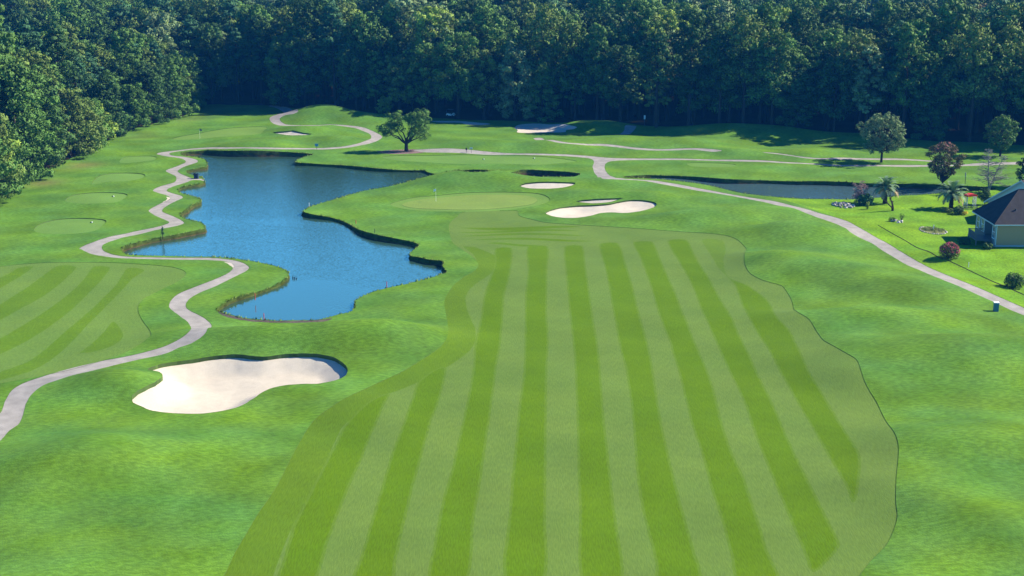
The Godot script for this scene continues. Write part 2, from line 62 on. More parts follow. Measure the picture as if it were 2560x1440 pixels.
const MOUNDS := [
	{"m": [-5.95, -266.45, 10.0, 7.0, 2.60, 0.000]},
	{"m": [-12.40, -259.91, 8.0, 6.0, 1.04, 0.000]},
	{"m": [3.88, -259.91, 9.0, 5.0, 1.17, 0.000]},
	{"m": [19.44, -260.76, 12.0, 6.0, 1.69, 0.000]},
	{"m": [23.03, -248.49, 9.0, 4.0, 1.17, 0.000]},
	{"m": [11.24, -250.85, 9.0, 4.0, 0.78, 0.000]},
	{"m": [32.30, -228.96, 12.0, 5.0, 2.03, -0.140]},
	{"m": [46.48, -217.49, 8.0, 5.5, 2.61, 0.000]},
	{"m": [42.23, -234.79, 10.0, 5.0, 1.16, 0.000]},
	{"m": [40.30, -198.81, 8.0, 5.0, 1.45, 0.000]},
	{"m": [46.16, -190.21, 11.0, 6.0, 2.03, 0.175]},
	{"m": [55.37, -180.12, 9.0, 6.0, 1.59, 0.000]},
	{"m": [45.80, -166.29, 15.0, 4.5, 1.74, 0.000]},
	{"m": [52.62, -149.65, 15.0, 8.0, 3.19, 0.000]},
	{"m": [38.20, -141.76, 6.0, 5.0, 0.87, 0.000]},
	{"m": [46.16, -122.62, 10.0, 6.0, 1.89, 0.000]},
	{"m": [37.21, -111.99, 7.0, 5.0, 0.87, 0.000]},
	{"m": [41.02, -103.69, 8.0, 5.0, 1.45, 0.000]},
	{"m": [67.38, -202.72, 7.0, 5.0, 0.72, 0.000]},
	{"m": [-25.10, -157.07, 10.0, 4.0, 1.95, 0.000]},
	{"m": [-14.56, -158.06, 7.0, 5.0, 1.95, 0.000]},
	{"m": [-36.00, -158.40, 9.0, 4.0, 0.78, 0.000]},
	{"m": [-42.90, -139.73, 6.0, 4.5, 2.21, 0.000]},
	{"m": [-41.41, -118.55, 8.0, 6.0, 1.82, 0.000]},
	{"m": [-31.68, -121.58, 9.0, 6.0, 0.65, 0.000]},
	{"m": [-15.98, -135.22, 6.0, 5.0, 0.65, 0.000]},
	{"m": [-57.67, -309.17, 9.0, 8.0, 2.21, 0.000]},
	{"m": [-48.05, -332.06, 8.0, 7.0, 1.43, 0.000]},
	{"m": [-40.41, -317.71, 7.0, 6.0, 1.69, 0.000]},
	{"m": [-51.11, -361.65, 10.0, 9.0, 3.38, 0.000]},
	{"m": [-38.65, -354.56, 12.0, 8.0, 1.95, 0.000]},
	{"m": [-55.57, -336.20, 7.0, 6.0, 0.91, 0.000]},
	{"m": [-69.37, -326.04, 8.0, 6.0, 0.65, 0.000]},
	{"m": [-4.58, -309.17, 13.0, 9.0, 1.82, 0.000]},
	{"m": [10.01, -307.40, 8.0, 8.0, 1.56, 0.000]},
	{"m": [-16.54, -329.36, 10.0, 9.0, 1.04, 0.000]},
	{"m": [23.58, -318.96, 9.0, 8.0, 1.43, 0.000]},
	{"m": [40.10, -315.22, 9.0, 8.0, 1.59, 0.000]},
	{"m": [50.87, -301.07, 9.0, 8.0, 1.30, 0.000]},
	{"m": [67.58, -299.95, 8.0, 7.0, 1.30, 0.000]},
	{"m": [21.18, -341.87, 10.0, 8.0, 2.08, 0.000]},
	{"m": [50.21, -333.43, 14.0, 8.0, 2.17, 0.000]},
	{"m": [66.16, -329.36, 12.0, 8.0, 1.45, 0.000]},
	{"m": [83.01, -322.79, 12.0, 8.0, 1.30, 0.000]},
	{"m": [-30.63, -166.84, 13.0, 4.0, -0.75, 0.000]},
	{"m": [-23.99, -179.06, 8.0, 5.0, -0.20, 0.000]},
	{"m": [-59.99, -247.71, 6.0, 12.0, -0.25, 0.000]},
	{"m": [7.25, -270.52, 16.0, 4.0, -0.45, 0.000]},
	{"m": [-67.66, -213.91, 7.0, 5.0, 0.65, 0.000]},
	{"m": [-76.45, -245.78, 7.0, 6.0, 0.59, 0.000]},
	{"m": [-81.49, -270.98, 7.0, 7.0, 0.59, 0.000]},
]
const SPOTS := {
	"oak": Vector3(-23.85, 0.19, -305.03),
	"tree_a": Vector3(79.57, -0.04, -290.40),
	"tree_b": Vector3(108.15, -0.11, -298.96),
	"palm_a": Vector3(68.27, -0.12, -244.85),
	"palm_b": Vector3(78.63, 0.01, -239.36),
	"myrtle": Vector3(84.59, 0.01, -263.73),
	"cypress": Vector3(90.24, 0.17, -253.99),
	"conifer": Vector3(100.80, -0.08, -260.34),
	"small_tree": Vector3(86.20, -0.12, -243.73),
	"hedge": Vector3(78.67, -0.14, -235.14),
	"flowers": Vector3(79.66, -0.17, -234.94),
	"arbor": Vector3(82.41, -0.02, -240.62),
	"bare_shrub": Vector3(63.58, -0.04, -244.86),
	"grass_clump": Vector3(64.15, -0.00, -242.76),
	"rocks_a": Vector3(60.11, -0.03, -242.56),
	"lean_tree": Vector3(67.58, 0.18, -236.72),
	"cone_a": Vector3(62.25, -0.01, -242.44),
	"cone_b": Vector3(63.53, 0.03, -238.90),
	"rocks_b": Vector3(65.58, 0.19, -227.08),
	"shrub_b": Vector3(66.92, 0.14, -228.96),
	"ring": Vector3(69.93, -0.04, -221.06),
	"pink_bush": Vector3(65.91, 0.47, -199.69),
	"bush_b": Vector3(69.88, 0.11, -183.17),
	"stake_w": Vector3(67.32, 0.17, -194.85),
	"bush_c": Vector3(71.81, -0.02, -210.79),
	"bush_d": Vector3(74.07, 0.23, -206.62),
	"post": Vector3(88.86, 0.16, -263.36),
	"box": Vector3(63.08, 0.15, -170.84),
	"flag": Vector3(-14.02, -0.03, -246.69),
	"flag_b": Vector3(-74.54, 0.30, -323.37),
	"bin_a": Vector3(-63.62, 0.13, -269.80),
	"bin_b": Vector3(-63.11, 0.11, -269.67),
	"sign_a": Vector3(-44.37, 0.24, -307.03),
	"cleaner": Vector3(-10.14, 0.57, -300.29),
	"sign_b": Vector3(-9.07, 0.52, -300.06),
	"cart": Vector3(-16.46, 0.03, -365.50),
	"sign_c": Vector3(33.31, 0.69, -341.30),
	"tm_a": Vector3(-71.78, 0.03, -227.49),
	"tm_b": Vector3(-74.24, 0.38, -249.25),
	"tm_c": Vector3(-6.20, 0.05, -294.12),
	"tm_d": Vector3(4.80, 0.23, -294.09),
	"stake_a": Vector3(-17.51, -0.11, -184.03),
	"stake_b": Vector3(-32.03, -0.38, -168.91),
	"stake_c": Vector3(-34.77, -0.10, -177.77),
	"stake_d": Vector3(-26.62, -0.20, -227.25),
	"stake_e": Vector3(-22.54, 0.19, -218.44),
	"stake_f": Vector3(-36.61, 0.01, -241.21),
	"sapling": Vector3(-56.71, -0.01, -215.73),
	"log": Vector3(-59.47, 0.04, -204.71),
	"stump": Vector3(-31.99, -0.11, -191.10),
	"ballc": Vector3(29.29, 0.04, -294.76),
	"bed_palm": Vector3(77.26, -0.07, -236.53),
	"pot": Vector3(55.13, 0.00, -245.77),
	"fence": Vector3(81.94, -0.05, -238.95),
	"pipe": Vector3(-68.02, -0.07, -392.62),
	"rockm": Vector3(-45.85, 1.94, -352.48),
	"duck": Vector3(-73.70, 0.24, -299.59),
	"hole_b": Vector3(-74.54, 0.30, -323.37),
	"tm_e": Vector3(-74.28, 0.24, -301.29),
	"big_pine": Vector3(35.95, 0.76, -338.60),
}

var rng := RandomNumberGenerator.new()
var M := {}
var used := {}


# ------------------------------------------------------------------ mesh collector
class Acc:
	var v := PackedVector3Array()
	var n := PackedVector3Array()
	var c := PackedColorArray()
	var uv := PackedVector2Array()
	var ix := PackedInt32Array()

	func tri(a: Vector3, b: Vector3, d: Vector3, na: Vector3, nb: Vector3, nd: Vector3, col: Color = Color.WHITE) -> void:
		var i := v.size()
		v.append(a); v.append(b); v.append(d)
		n.append(na); n.append(nb); n.append(nd)
		for k in 3:
			c.append(col)
		uv.append(Vector2(a.x, a.z)); uv.append(Vector2(b.x, b.z)); uv.append(Vector2(d.x, d.z))
		if (b - a).cross(d - a).dot(na + nb + nd) > 0.0:
			ix.append(i); ix.append(i + 2); ix.append(i + 1)
		else:
			ix.append(i); ix.append(i + 1); ix.append(i + 2)

	func quad(a: Vector3, b: Vector3, d: Vector3, e: Vector3, nn: Vector3, col: Color = Color.WHITE) -> void:
		tri(a, b, d, nn, nn, nn, col)
		tri(a, d, e, nn, nn, nn, col)

	func face(a: Vector3, b: Vector3, d: Vector3, e: Vector3, inside: Vector3, col: Color = Color.WHITE) -> void:
		var nn := (b - a).cross(d - a).normalized()
		if nn.dot((a + b + d + e) * 0.25 - inside) < 0.0:
			nn = -nn
		quad(a, b, d, e, nn, col)

	func box(at: Vector3, s: Vector3, bs: Basis = Basis(), col: Color = Color.WHITE) -> void:
		var h := s * 0.5
		for ax in 3:
			for sg in [-1.0, 1.0]:
				var u: Vector3 = bs[ax] * h[ax] * sg
				var p: Vector3 = bs[(ax + 1) % 3] * h[(ax + 1) % 3]
				var q: Vector3 = bs[(ax + 2) % 3] * h[(ax + 2) % 3]
				quad(at + u + p + q, at + u - p + q, at + u - p - q, at + u + p - q, u.normalized(), col)

	func tube(p: Vector3, q: Vector3, r0: float, r1: float, sides: int = 6, cap: bool = false, col: Color = Color.WHITE) -> void:
		var d := (q - p).normalized()
		var a := d.cross(Vector3(0.31, 0.2, 0.93) if absf(d.z) < 0.9 else Vector3.RIGHT).normalized()
		var b := d.cross(a)
		for k in sides:
			var t0 := TAU * k / sides
			var t1 := TAU * (k + 1) / sides
			var n0 := a * cos(t0) + b * sin(t0)
			var n1 := a * cos(t1) + b * sin(t1)
			tri(p + n0 * r0, p + n1 * r0, q + n1 * r1, n0, n1, n1, col)
			tri(p + n0 * r0, q + n1 * r1, q + n0 * r1, n0, n1, n0, col)
			if cap:
				tri(q, q + n0 * r1, q + n1 * r1, d, d, d, col)

	func path(pts: Array, r0: float, r1: float, sides: int = 6) -> void:
		for k in pts.size() - 1:
			var t0 := float(k) / (pts.size() - 1)
			var t1 := float(k + 1) / (pts.size() - 1)
			tube(pts[k], pts[k + 1], lerpf(r0, r1, t0), lerpf(r0, r1, t1), sides)

	func ball(at: Vector3, r: Vector3, rough: float, g: RandomNumberGenerator, col: Color = Color.WHITE, rings: int = 5, segs: int = 8) -> void:
		var pts := []
		for i in rings + 1:
			var row := []
			for j in segs:
				var th := PI * i / rings
				var ph := TAU * j / segs
				row.append(at + Vector3(sin(th) * cos(ph) * r.x, cos(th) * r.y, sin(th) * sin(ph) * r.z) * (1.0 + rough * (g.randf() - 0.5)))
			pts.append(row)
		for i in rings:
			for j in segs:
				var k := (j + 1) % segs
				var a: Vector3 = pts[i][j]
				var b: Vector3 = pts[i][k]
				var d: Vector3 = pts[i + 1][k]
				var e: Vector3 = pts[i + 1][j]
				tri(a, b, d, (a - at).normalized(), (b - at).normalized(), (d - at).normalized(), col)
				tri(a, d, e, (a - at).normalized(), (d - at).normalized(), (e - at).normalized(), col)

	func mesh(m: Material, into: ArrayMesh = null) -> ArrayMesh:
		var o := into if into else ArrayMesh.new()
		if v.is_empty():
			return o
		var arr := []
		arr.resize(Mesh.ARRAY_MAX)
		arr[Mesh.ARRAY_VERTEX] = v
		arr[Mesh.ARRAY_NORMAL] = n
		for k in c.size():   # stored in 8 bits: kept under 1, the material makes up for it
			c[k] = c[k] * 0.4
		arr[Mesh.ARRAY_COLOR] = c
		arr[Mesh.ARRAY_TEX_UV] = uv
		arr[Mesh.ARRAY_TEX_UV2] = uv
		arr[Mesh.ARRAY_INDEX] = ix
		o.add_surface_from_arrays(Mesh.PRIMITIVE_TRIANGLES, arr)
		o.surface_set_material(o.get_surface_count() - 1, m)
		return o


# ------------------------------------------------------------------ naming
func numbered(called: String) -> String:
	var k: int = used.get(called, 0)
	used[called] = k + 1
	return called if k == 0 else "%s_%03d" % [called, k]


func tag(o: Node, label: String, category: String, group: String = "", kind: String = "") -> Node:
	if label: o.set_meta("label", label)
	if category: o.set_meta("category", category)
	if group: o.set_meta("group", group)
	if kind: o.set_meta("kind", kind)
	return o


func thing(called: String, label: String, category: String, at: Vector3 = Vector3.ZERO, turn: float = 0.0, group: String = "") -> Node3D:
	var o := Node3D.new()
	o.name = numbered(called)
	add_child(o)
	o.position = at
	o.rotation.y = turn
	tag(o, label, category, group)
	return o


func part(called: String, a: Acc, m: Material, parent: Node) -> MeshInstance3D:
	var o := MeshInstance3D.new()
	o.name = called
	o.mesh = a.mesh(m)
	parent.add_child(o, true)
	return o


func struct(called: String, a: Acc, m: Material, label: String, category: String) -> MeshInstance3D:
	var o := MeshInstance3D.new()
	o.name = numbered(called)
	o.mesh = a.mesh(m)
	add_child(o)
	tag(o, label, category, "", "structure")
	return o


# ------------------------------------------------------------------ materials
func lin(r: float, g: float, b: float) -> Color:
	return Color(r, g, b).linear_to_srgb()


func noise_tex(size: int, freq: float, sd: int, lo: float, hi: float, oct: int = 3, kind: int = FastNoiseLite.TYPE_SIMPLEX_SMOOTH) -> NoiseTexture2D:
	var f := FastNoiseLite.new()
	f.noise_type = kind
	f.seed = sd
	f.frequency = freq
	f.fractal_octaves = oct
	var t := NoiseTexture2D.new()
	t.width = size
	t.height = size
	t.seamless = true
	t.noise = f
	var g := Gradient.new()
	g.set_color(0, Color(lo, lo, lo))
	g.set_color(1, Color(hi, hi, hi))
	t.color_ramp = g
	return t


func plainmat(col: Color, rough: float = 0.8, vc: bool = false) -> StandardMaterial3D:
	var m := StandardMaterial3D.new()
	m.albedo_color = (col.srgb_to_linear() / 0.4).linear_to_srgb() if vc else col
	m.roughness = rough
	m.metallic_specular = 0.3
	m.vertex_color_use_as_albedo = vc
	return m


func turf(col: Color, fine: Texture2D, wide: Texture2D, sx: float, sz: float, wide_size: float, bump: Texture2D = null, bump_cm: float = 0.0) -> StandardMaterial3D:
	var m := plainmat(col, 0.9, true)
	m.metallic_specular = 0.15
	m.albedo_texture = fine
	m.uv1_scale = Vector3(1.0 / sx, 1.0 / sz, 1)
	if wide:
		m.detail_enabled = true
		m.detail_albedo = wide
		m.detail_blend_mode = BaseMaterial3D.BLEND_MODE_MUL
		m.detail_uv_layer = BaseMaterial3D.DETAIL_UV_2
		m.uv2_scale = Vector3(1.0 / wide_size, 1.0 / wide_size, 1)
	if bump:
		m.heightmap_enabled = true
		m.heightmap_texture = bump
		m.heightmap_scale = bump_cm
	return m


func leafmat(col: Color) -> StandardMaterial3D:
	var m := plainmat(col, 0.65, true)
	m.metallic_specular = 0.25
	m.backlight_enabled = true
	m.backlight = Color(0.45, 0.5, 0.3)
	return m


func make_materials() -> void:
	var fine := noise_tex(1024, 0.05, 3, 0.84, 1.0, 4)
	var fine_b := noise_tex(1024, 0.03, 8, 0.74, 1.0, 5)
	var wide := noise_tex(512, 0.012, 5, 0.80, 1.0, 4)
	var wide_b := noise_tex(512, 0.02, 9, 0.955, 1.0, 4)
	var rstreak := noise_tex(1024, 0.025, 18, 0.74, 1.0, 6)
	var bump := noise_tex(1024, 0.09, 11, 0.0, 1.0, 3)
	var streak := noise_tex(1024, 0.045, 12, 0.82, 1.0, 5)
	M.rough = turf(lin(0.132, 0.292, 0.036), rstreak, wide, 26, 12, 70, bump, 3.5)
	M.lawn = turf(lin(0.185, 0.380, 0.020), fine_b, wide, 18, 18, 40, bump, 5.0)
	M.fair_light = turf(lin(0.116, 0.197, 0.036), streak, wide_b, 6, 60, 60, bump, 1.5)
	M.fair_dark = turf(lin(0.089, 0.176, 0.004), streak, wide_b, 6, 60, 60, bump, 1.5)
	M.fair_mid = turf(lin(0.102, 0.187, 0.018), streak, wide_b, 6, 60, 60, bump, 1.5)
	M.fair_band = turf(lin(0.095, 0.180, 0.010), streak, wide_b, 6, 60, 60, bump, 1.5)
	M.left_light = turf(lin(0.118, 0.210, 0.038), streak, wide_b, 9, 50, 60, bump, 1.5)
	M.left_dark = turf(lin(0.096, 0.188, 0.012), streak, wide_b, 9, 50, 60, bump, 1.5)
	M.green = turf(lin(0.176, 0.268, 0.056), streak, wide_b, 30, 3, 50, bump, 0.6)
	M.collar = turf(lin(0.136, 0.250, 0.046), streak, wide_b, 20, 6, 50, bump, 1.0)
	M.tee = turf(lin(0.128, 0.252, 0.050), streak, wide_b, 24, 4, 50, bump, 1.0)
	M.sand = turf(lin(0.545, 0.50, 0.425), noise_tex(1024, 0.04, 33, 0.90, 1.0, 5), noise_tex(512, 0.02, 34, 0.95, 1.0, 4), 9, 5, 16, bump, 4.0)
	M.path = turf(lin(0.355, 0.340, 0.325), fine, noise_tex(512, 0.02, 21, 0.84, 1.0, 5), 7, 7, 24, bump, 1.0)
	M.mulch = turf(lin(0.30, 0.21, 0.20), fine_b, wide, 5, 5, 20, bump, 6.0)
	M.litter = turf(lin(0.055, 0.048, 0.028), fine_b, wide, 12, 12, 50, bump, 8.0)
	M.muck = turf(lin(0.20, 0.17, 0.15), fine_b, wide, 3, 3, 11, bump, 8.0)
	M.soil = turf(lin(0.16, 0.105, 0.055), fine_b, wide, 2.5, 2.5, 13, bump, 8.0)
	M.thatch = plainmat(lin(0.05, 0.085, 0.02), 0.95, true)
	M.bark = turf(lin(0.050, 0.042, 0.034), fine_b, null, 1.0, 1.0, 1.0)
	M.greybark = turf(lin(0.27, 0.27, 0.25), fine_b, null, 1.0, 1.0, 1.0)
	for k in LEAVES:
		M[k] = leafmat(lin(LEAVES[k].x, LEAVES[k].y, LEAVES[k].z))
	M.reed = plainmat(lin(0.12, 0.21, 0.035), 0.8, true)
	M.water = plainmat(lin(0.022, 0.057, 0.040), 0.06)
	M.water.clearcoat_enabled = true
	M.water.clearcoat = 0.3
	M.water.clearcoat_roughness = 0.22
	M.water.metallic_specular = 1.0
	M.water.heightmap_enabled = true
	M.water.heightmap_texture = ripple_texture()
	M.water.heightmap_scale = 3.6
	M.water.uv1_scale = Vector3(1.0 / 140.0, 1.0 / 140.0, 1)
	M.water.uv1_offset = Vector3(0.6, 2.2, 0)
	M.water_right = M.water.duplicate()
	M.water_right.albedo_color = lin(0.045, 0.090, 0.105)  # lighter blue body colour paints in the sky reflection on the right-hand pond
	M.white = plainmat(lin(0.72, 0.74, 0.76), 0.5)
	M.dark = plainmat(lin(0.02, 0.024, 0.03), 0.5)
	M.red = plainmat(lin(0.45, 0.03, 0.03), 0.5)
	M.stone = plainmat(lin(0.36, 0.34, 0.33), 0.8, true)


const LEAVES := {
	"leaf_deep": Vector3(0.042, 0.098, 0.024), "leaf_mid": Vector3(0.074, 0.158, 0.030), "leaf_olive": Vector3(0.110, 0.172, 0.036), "leaf_lime": Vector3(0.190, 0.280, 0.042),
	"leaf_pale": Vector3(0.145, 0.215, 0.090), "leaf_pine": Vector3(0.038, 0.110, 0.046), "leaf_bronze": Vector3(0.110, 0.108, 0.042),
}


# ------------------------------------------------------------------ terrain
var gx := PackedFloat32Array()
var gz := PackedFloat32Array()
var gh := PackedFloat32Array()
var gn := PackedVector3Array()
var nx := 0
var nz := 0


func make_grid() -> void:
	var xs := []
	var x := 0.0
	var st := 1.0
	while x < 2600.0:
		xs.append(x)
		if x > 168.0: st *= 1.3
		x += st
	for k in range(xs.size() - 1, 0, -1):
		gx.append(-xs[k])
	for k in xs:
		gx.append(k)
	var back := []
	var z := -86.0
	st = 1.5
	while z < 300.0:
		back.append(z)
		z += st
		st *= 1.35
	for k in range(back.size() - 1, 0, -1):
		gz.append(back[k])
	z = -86.0
	while z > -3200.0:
		gz.append(z)
		if z > -220.0: st = 0.9
		elif z > -320.0: st = 1.1
		elif z > -420.0: st = 1.5
		else: st *= 1.25
		z -= st
	nx = gx.size()
	nz = gz.size()
	gh.resize(nx * nz)
	gn.resize(nx * nz)
	for j in nz:
		var zz := gz[j]
		for i in nx:
			var xx := gx[i]
			gh[j * nx + i] = 0.16 * sin(xx * 0.11 + 1.3) * sin(zz * 0.13 + 0.4) + 0.10 * sin(xx * 0.23 + zz * 0.17) + 0.06 * sin(xx * 0.41 - zz * 0.33 + 2.0)
	for e in MOUNDS:
		var m: Array = e.m
		var reach: float = 3.0 * maxf(m[2], m[3])
		var ca := cos(m[5])
		var sa := sin(m[5])
		for j in nz:
			var dz: float = gz[j] - m[1]
			if absf(dz) > reach: continue
			for i in range(maxi(0, gx.bsearch(m[0] - reach)), mini(nx, gx.bsearch(m[0] + reach))):
				var dx: float = gx[i] - m[0]
				var u: float = (dx * ca + dz * sa) / m[2]
				var w: float = (-dx * sa + dz * ca) / m[3]
				var q := u * u + w * w
				if q < 9.0:
					gh[j * nx + i] += m[4] * exp(-q)
	for j in nz:
		for i in nx:
			var i0 := maxi(i - 1, 0)
			var i1 := mini(i + 1, nx - 1)
			var j0 := maxi(j - 1, 0)
			var j1 := mini(j + 1, nz - 1)
			gn[j * nx + i] = Vector3(-(gh[j * nx + i1] - gh[j * nx + i0]) / (gx[i1] - gx[i0]), 1.0, -(gh[j1 * nx + i] - gh[j0 * nx + i]) / (gz[j1] - gz[j0])).normalized()


func zi(z: float) -> int:   # gz runs downwards
	var lo := 0
	var hi := nz - 1
	while hi - lo > 1:
		var mid := (lo + hi) / 2
		if gz[mid] >= z: lo = mid
		else: hi = mid
	return lo


func ground(x: float, z: float) -> float:
	var i := clampi(gx.bsearch(x) - 1, 0, nx - 2)
	var j := zi(z)
	var u := clampf((x - gx[i]) / (gx[i + 1] - gx[i]), 0, 1)
	var w := clampf((z - gz[j]) / (gz[j + 1] - gz[j]), 0, 1)
	var k := j * nx + i
	return lerpf(lerpf(gh[k], gh[k + 1], u), lerpf(gh[k + nx], gh[k + nx + 1], u), w)


func on(x: float, z: float) -> Vector3:
	return Vector3(x, ground(x, z), z)


func curve(flat: Array, step: float, closed: bool = true) -> PackedVector2Array:
	var p := []
	for k in flat.size() / 2:
		var q := Vector2(flat[2 * k], flat[2 * k + 1])
		if p.is_empty() or q.distance_to(p[-1]) > 0.06:
			p.append(q)
	var out := PackedVector2Array()
	var m := p.size()
	for k in (m if closed else m - 1):
		var a: Vector2 = p[(k - 1 + m) % m] if closed or k > 0 else p[k]
		var b: Vector2 = p[k]
		var d: Vector2 = p[(k + 1) % m]
		var e: Vector2 = p[(k + 2) % m] if closed or k + 2 < m else d
		var l := b.distance_to(d)
		var parts := clampi(int(l / step), 1, 24)
		# tangents limited by the length of the stretch, so that uneven spacing does not overshoot
		var ta := (d - a).normalized() * minf((d - a).length() * 0.5, l)
		var tb := (e - b).normalized() * minf((e - b).length() * 0.5, l)
		for s in parts:
			var t := float(s) / parts
			out.append(b * (2 * t * t * t - 3 * t * t + 1) + ta * (t * t * t - 2 * t * t + t) + d * (-2 * t * t * t + 3 * t * t) + tb * (t * t * t - t * t))
	if not closed:
		out.append(p[-1])
	return out


func shape(called: String, step: float = 0.8) -> PackedVector2Array:
	if SHAPES.has(called):
		return curve(SHAPES[called], step)
	var l := curve(SHAPES[called + ".l"], step, false)
	var r := curve(SHAPES[called + ".r"], step, false)
	r.reverse()
	l.append_array(r)
	return l


func rough_edge(p: PackedVector2Array, amp: float, sd: int) -> PackedVector2Array:
	var f := FastNoiseLite.new()
	f.seed = sd
	f.frequency = 0.6
	var out := PackedVector2Array()
	for q in p:
		out.append(q + Vector2(f.get_noise_2d(q.x, q.y), f.get_noise_2d(q.x + 91.0, q.y)) * amp)
	return out


class Zone:
	var poly: PackedVector2Array
	var off := 0.0
	var acc := Acc.new()
	var hole := false
	var lo := Vector2.ZERO
	var hi := Vector2.ZERO
	var tint := 0


var zones: Array[Zone] = []


func zone(poly: PackedVector2Array, off: float = 0.0, hole: bool = false, share: Zone = null, tint: int = 0) -> Zone:
	var o := Zone.new()
	o.poly = poly
	o.off = off
	o.hole = hole
	o.tint = tint
	if share: o.acc = share.acc
	o.lo = poly[0]
	o.hi = poly[0]
	for q in poly:
		o.lo = o.lo.min(q)
		o.hi = o.hi.max(q)
	zones.append(o)
	return o


func inside(z: Zone, q: Vector2) -> bool:
	return q.x > z.lo.x and q.y > z.lo.y and q.x < z.hi.x and q.y < z.hi.y and Geometry2D.is_point_in_polygon(q, z.poly)


var vary := FastNoiseLite.new()
var vary2 := FastNoiseLite.new()


func turf_tint(x: float, z: float, kind: int) -> Color:
	var a := vary.get_noise_2d(x, z * 1.7)
	var b := vary2.get_noise_2d(x, z * 1.3)
	if kind == 1:      # mown short: only faint change
		return Color(1.0 + 0.10 * a + 0.03 * b, 1.0 + 0.05 * a + 0.03 * b, 1.0 + 0.05 * a)
	if kind == 2:
		return Color(1.0 + 0.1 * a, 1.0 + 0.1 * a, 1.0 + 0.1 * a)
	var dry := 0.0
	for d in DRY:
		var q: Array = d.d
		var u: float = (x - q[0]) / q[2]
		var w: float = (z - q[1]) / q[3]
		dry = maxf(dry, exp(-(u * u + w * w)) * q[4] * (0.8 + 0.5 * a))
	var r := 1.0 + 0.26 * a + 0.14 * b
	var g := 1.0 + 0.08 * a + 0.10 * b
	var bl := 1.0 - 0.5 * a + 0.5 * b
	dry = clampf(dry, 0, 1)
	return Color(lerpf(r, 1.9, dry * 0.8), lerpf(g, 0.82, dry * 0.8), lerpf(bl, 2.4, dry * 0.8))


var DRY := []


func put(o: Zone, pts: PackedVector2Array, i: int, j: int) -> void:
	var tris := Geometry2D.triangulate_polygon(pts)
	if tris.is_empty():
		return
	var k := j * nx + i
	var at := o.acc.v.size()
	for q in pts:
		var u := (q.x - gx[i]) / (gx[i + 1] - gx[i])
		var w := (q.y - gz[j]) / (gz[j + 1] - gz[j])
		var y := lerpf(lerpf(gh[k], gh[k + 1], u), lerpf(gh[k + nx], gh[k + nx + 1], u), w)
		o.acc.v.append(Vector3(q.x, y + o.off, q.y))
		o.acc.n.append(gn[k].lerp(gn[k + 1], u).lerp(gn[k + nx].lerp(gn[k + nx + 1], u), w).normalized())
		o.acc.uv.append(q)
		o.acc.c.append(turf_tint(q.x, q.y, o.tint))
	for t in tris.size() / 3:
		var a := tris[3 * t]
		var b := tris[3 * t + 1]
		var d := tris[3 * t + 2]
		var s := (pts[b] - pts[a]).cross(pts[d] - pts[a])
		o.acc.ix.append(at + a)
		if s > 0.0:
			o.acc.ix.append(at + b); o.acc.ix.append(at + d)
		else:
			o.acc.ix.append(at + d); o.acc.ix.append(at + b)


func partition(base: Zone) -> void:
	var owner := PackedInt32Array()
	owner.resize(nx * nz)
	owner.fill(-1)
	var mixed := {}
	for zk in zones.size():
		var o := zones[zk]
		var edge := {}
		var n := o.poly.size()
		for k in n:
			var a := o.poly[k]
			var b := o.poly[(k + 1) % n]
			var steps := maxi(1, int(a.distance_to(b) / 0.12))
			for s in steps:
				var q := a.lerp(b, float(s) / steps)
				edge[zi(q.y) * nx + clampi(gx.bsearch(q.x) - 1, 0, nx - 2)] = true
		var j0 := zi(o.hi.y)
		var j1 := zi(o.lo.y) + 1
		var i0 := clampi(gx.bsearch(o.lo.x) - 1, 0, nx - 2)
		var i1 := clampi(gx.bsearch(o.hi.x), 0, nx - 2)
		var w := i1 - i0 + 2
		var before := PackedByteArray()
		for j in range(j0, mini(j1 + 2, nz)):
			var cross := PackedFloat32Array()
			for k in n:
				var a := o.poly[k]
				var b := o.poly[(k + 1) % n]
				if (a.y > gz[j]) != (b.y > gz[j]):
					cross.append(a.x + (b.x - a.x) * (gz[j] - a.y) / (b.y - a.y))
			cross.sort()
			var row := PackedByteArray()
			row.resize(w)
			for i in w:
				if i0 + i < nx and cross.size():
					row[i] = cross.bsearch(gx[i0 + i]) % 2
			if j > j0:
				for i in w - 1:
					var cell := (j - 1) * nx + i0 + i
					var sum := before[i] + before[i + 1] + row[i] + row[i + 1]
					if edge.has(cell) or (sum != 0 and sum != 4):
						if not mixed.has(cell): mixed[cell] = []
						mixed[cell].append(zk)
					elif sum == 4:
						owner[cell] = zk
						mixed.erase(cell)
			before = row
	for j in nz - 1:
		for i in nx - 1:
			var cell := j * nx + i
			var quad := PackedVector2Array([Vector2(gx[i], gz[j]), Vector2(gx[i + 1], gz[j]), Vector2(gx[i + 1], gz[j + 1]), Vector2(gx[i], gz[j + 1])])
			var under: Zone = base if owner[cell] < 0 else zones[owner[cell]]
			if not mixed.has(cell):
				if not under.hole:
					put(under, quad, i, j)
				continue
			var left: Array = [quad]
			var list: Array = mixed[cell]
			for k in range(list.size() - 1, -1, -1):
				var o: Zone = zones[list[k]]
				var rest := []
				for piece in left:
					if not o.hole:
						for got in Geometry2D.intersect_polygons(piece, o.poly):
							put(o, got, i, j)
					for got in Geometry2D.clip_polygons(piece, o.poly):
						if not Geometry2D.is_polygon_clockwise(got) or Geometry2D.is_polygon_clockwise(piece):
							rest.append(got)
				left = rest
			if not under.hole:
				for piece in left:
					put(under, piece, i, j)


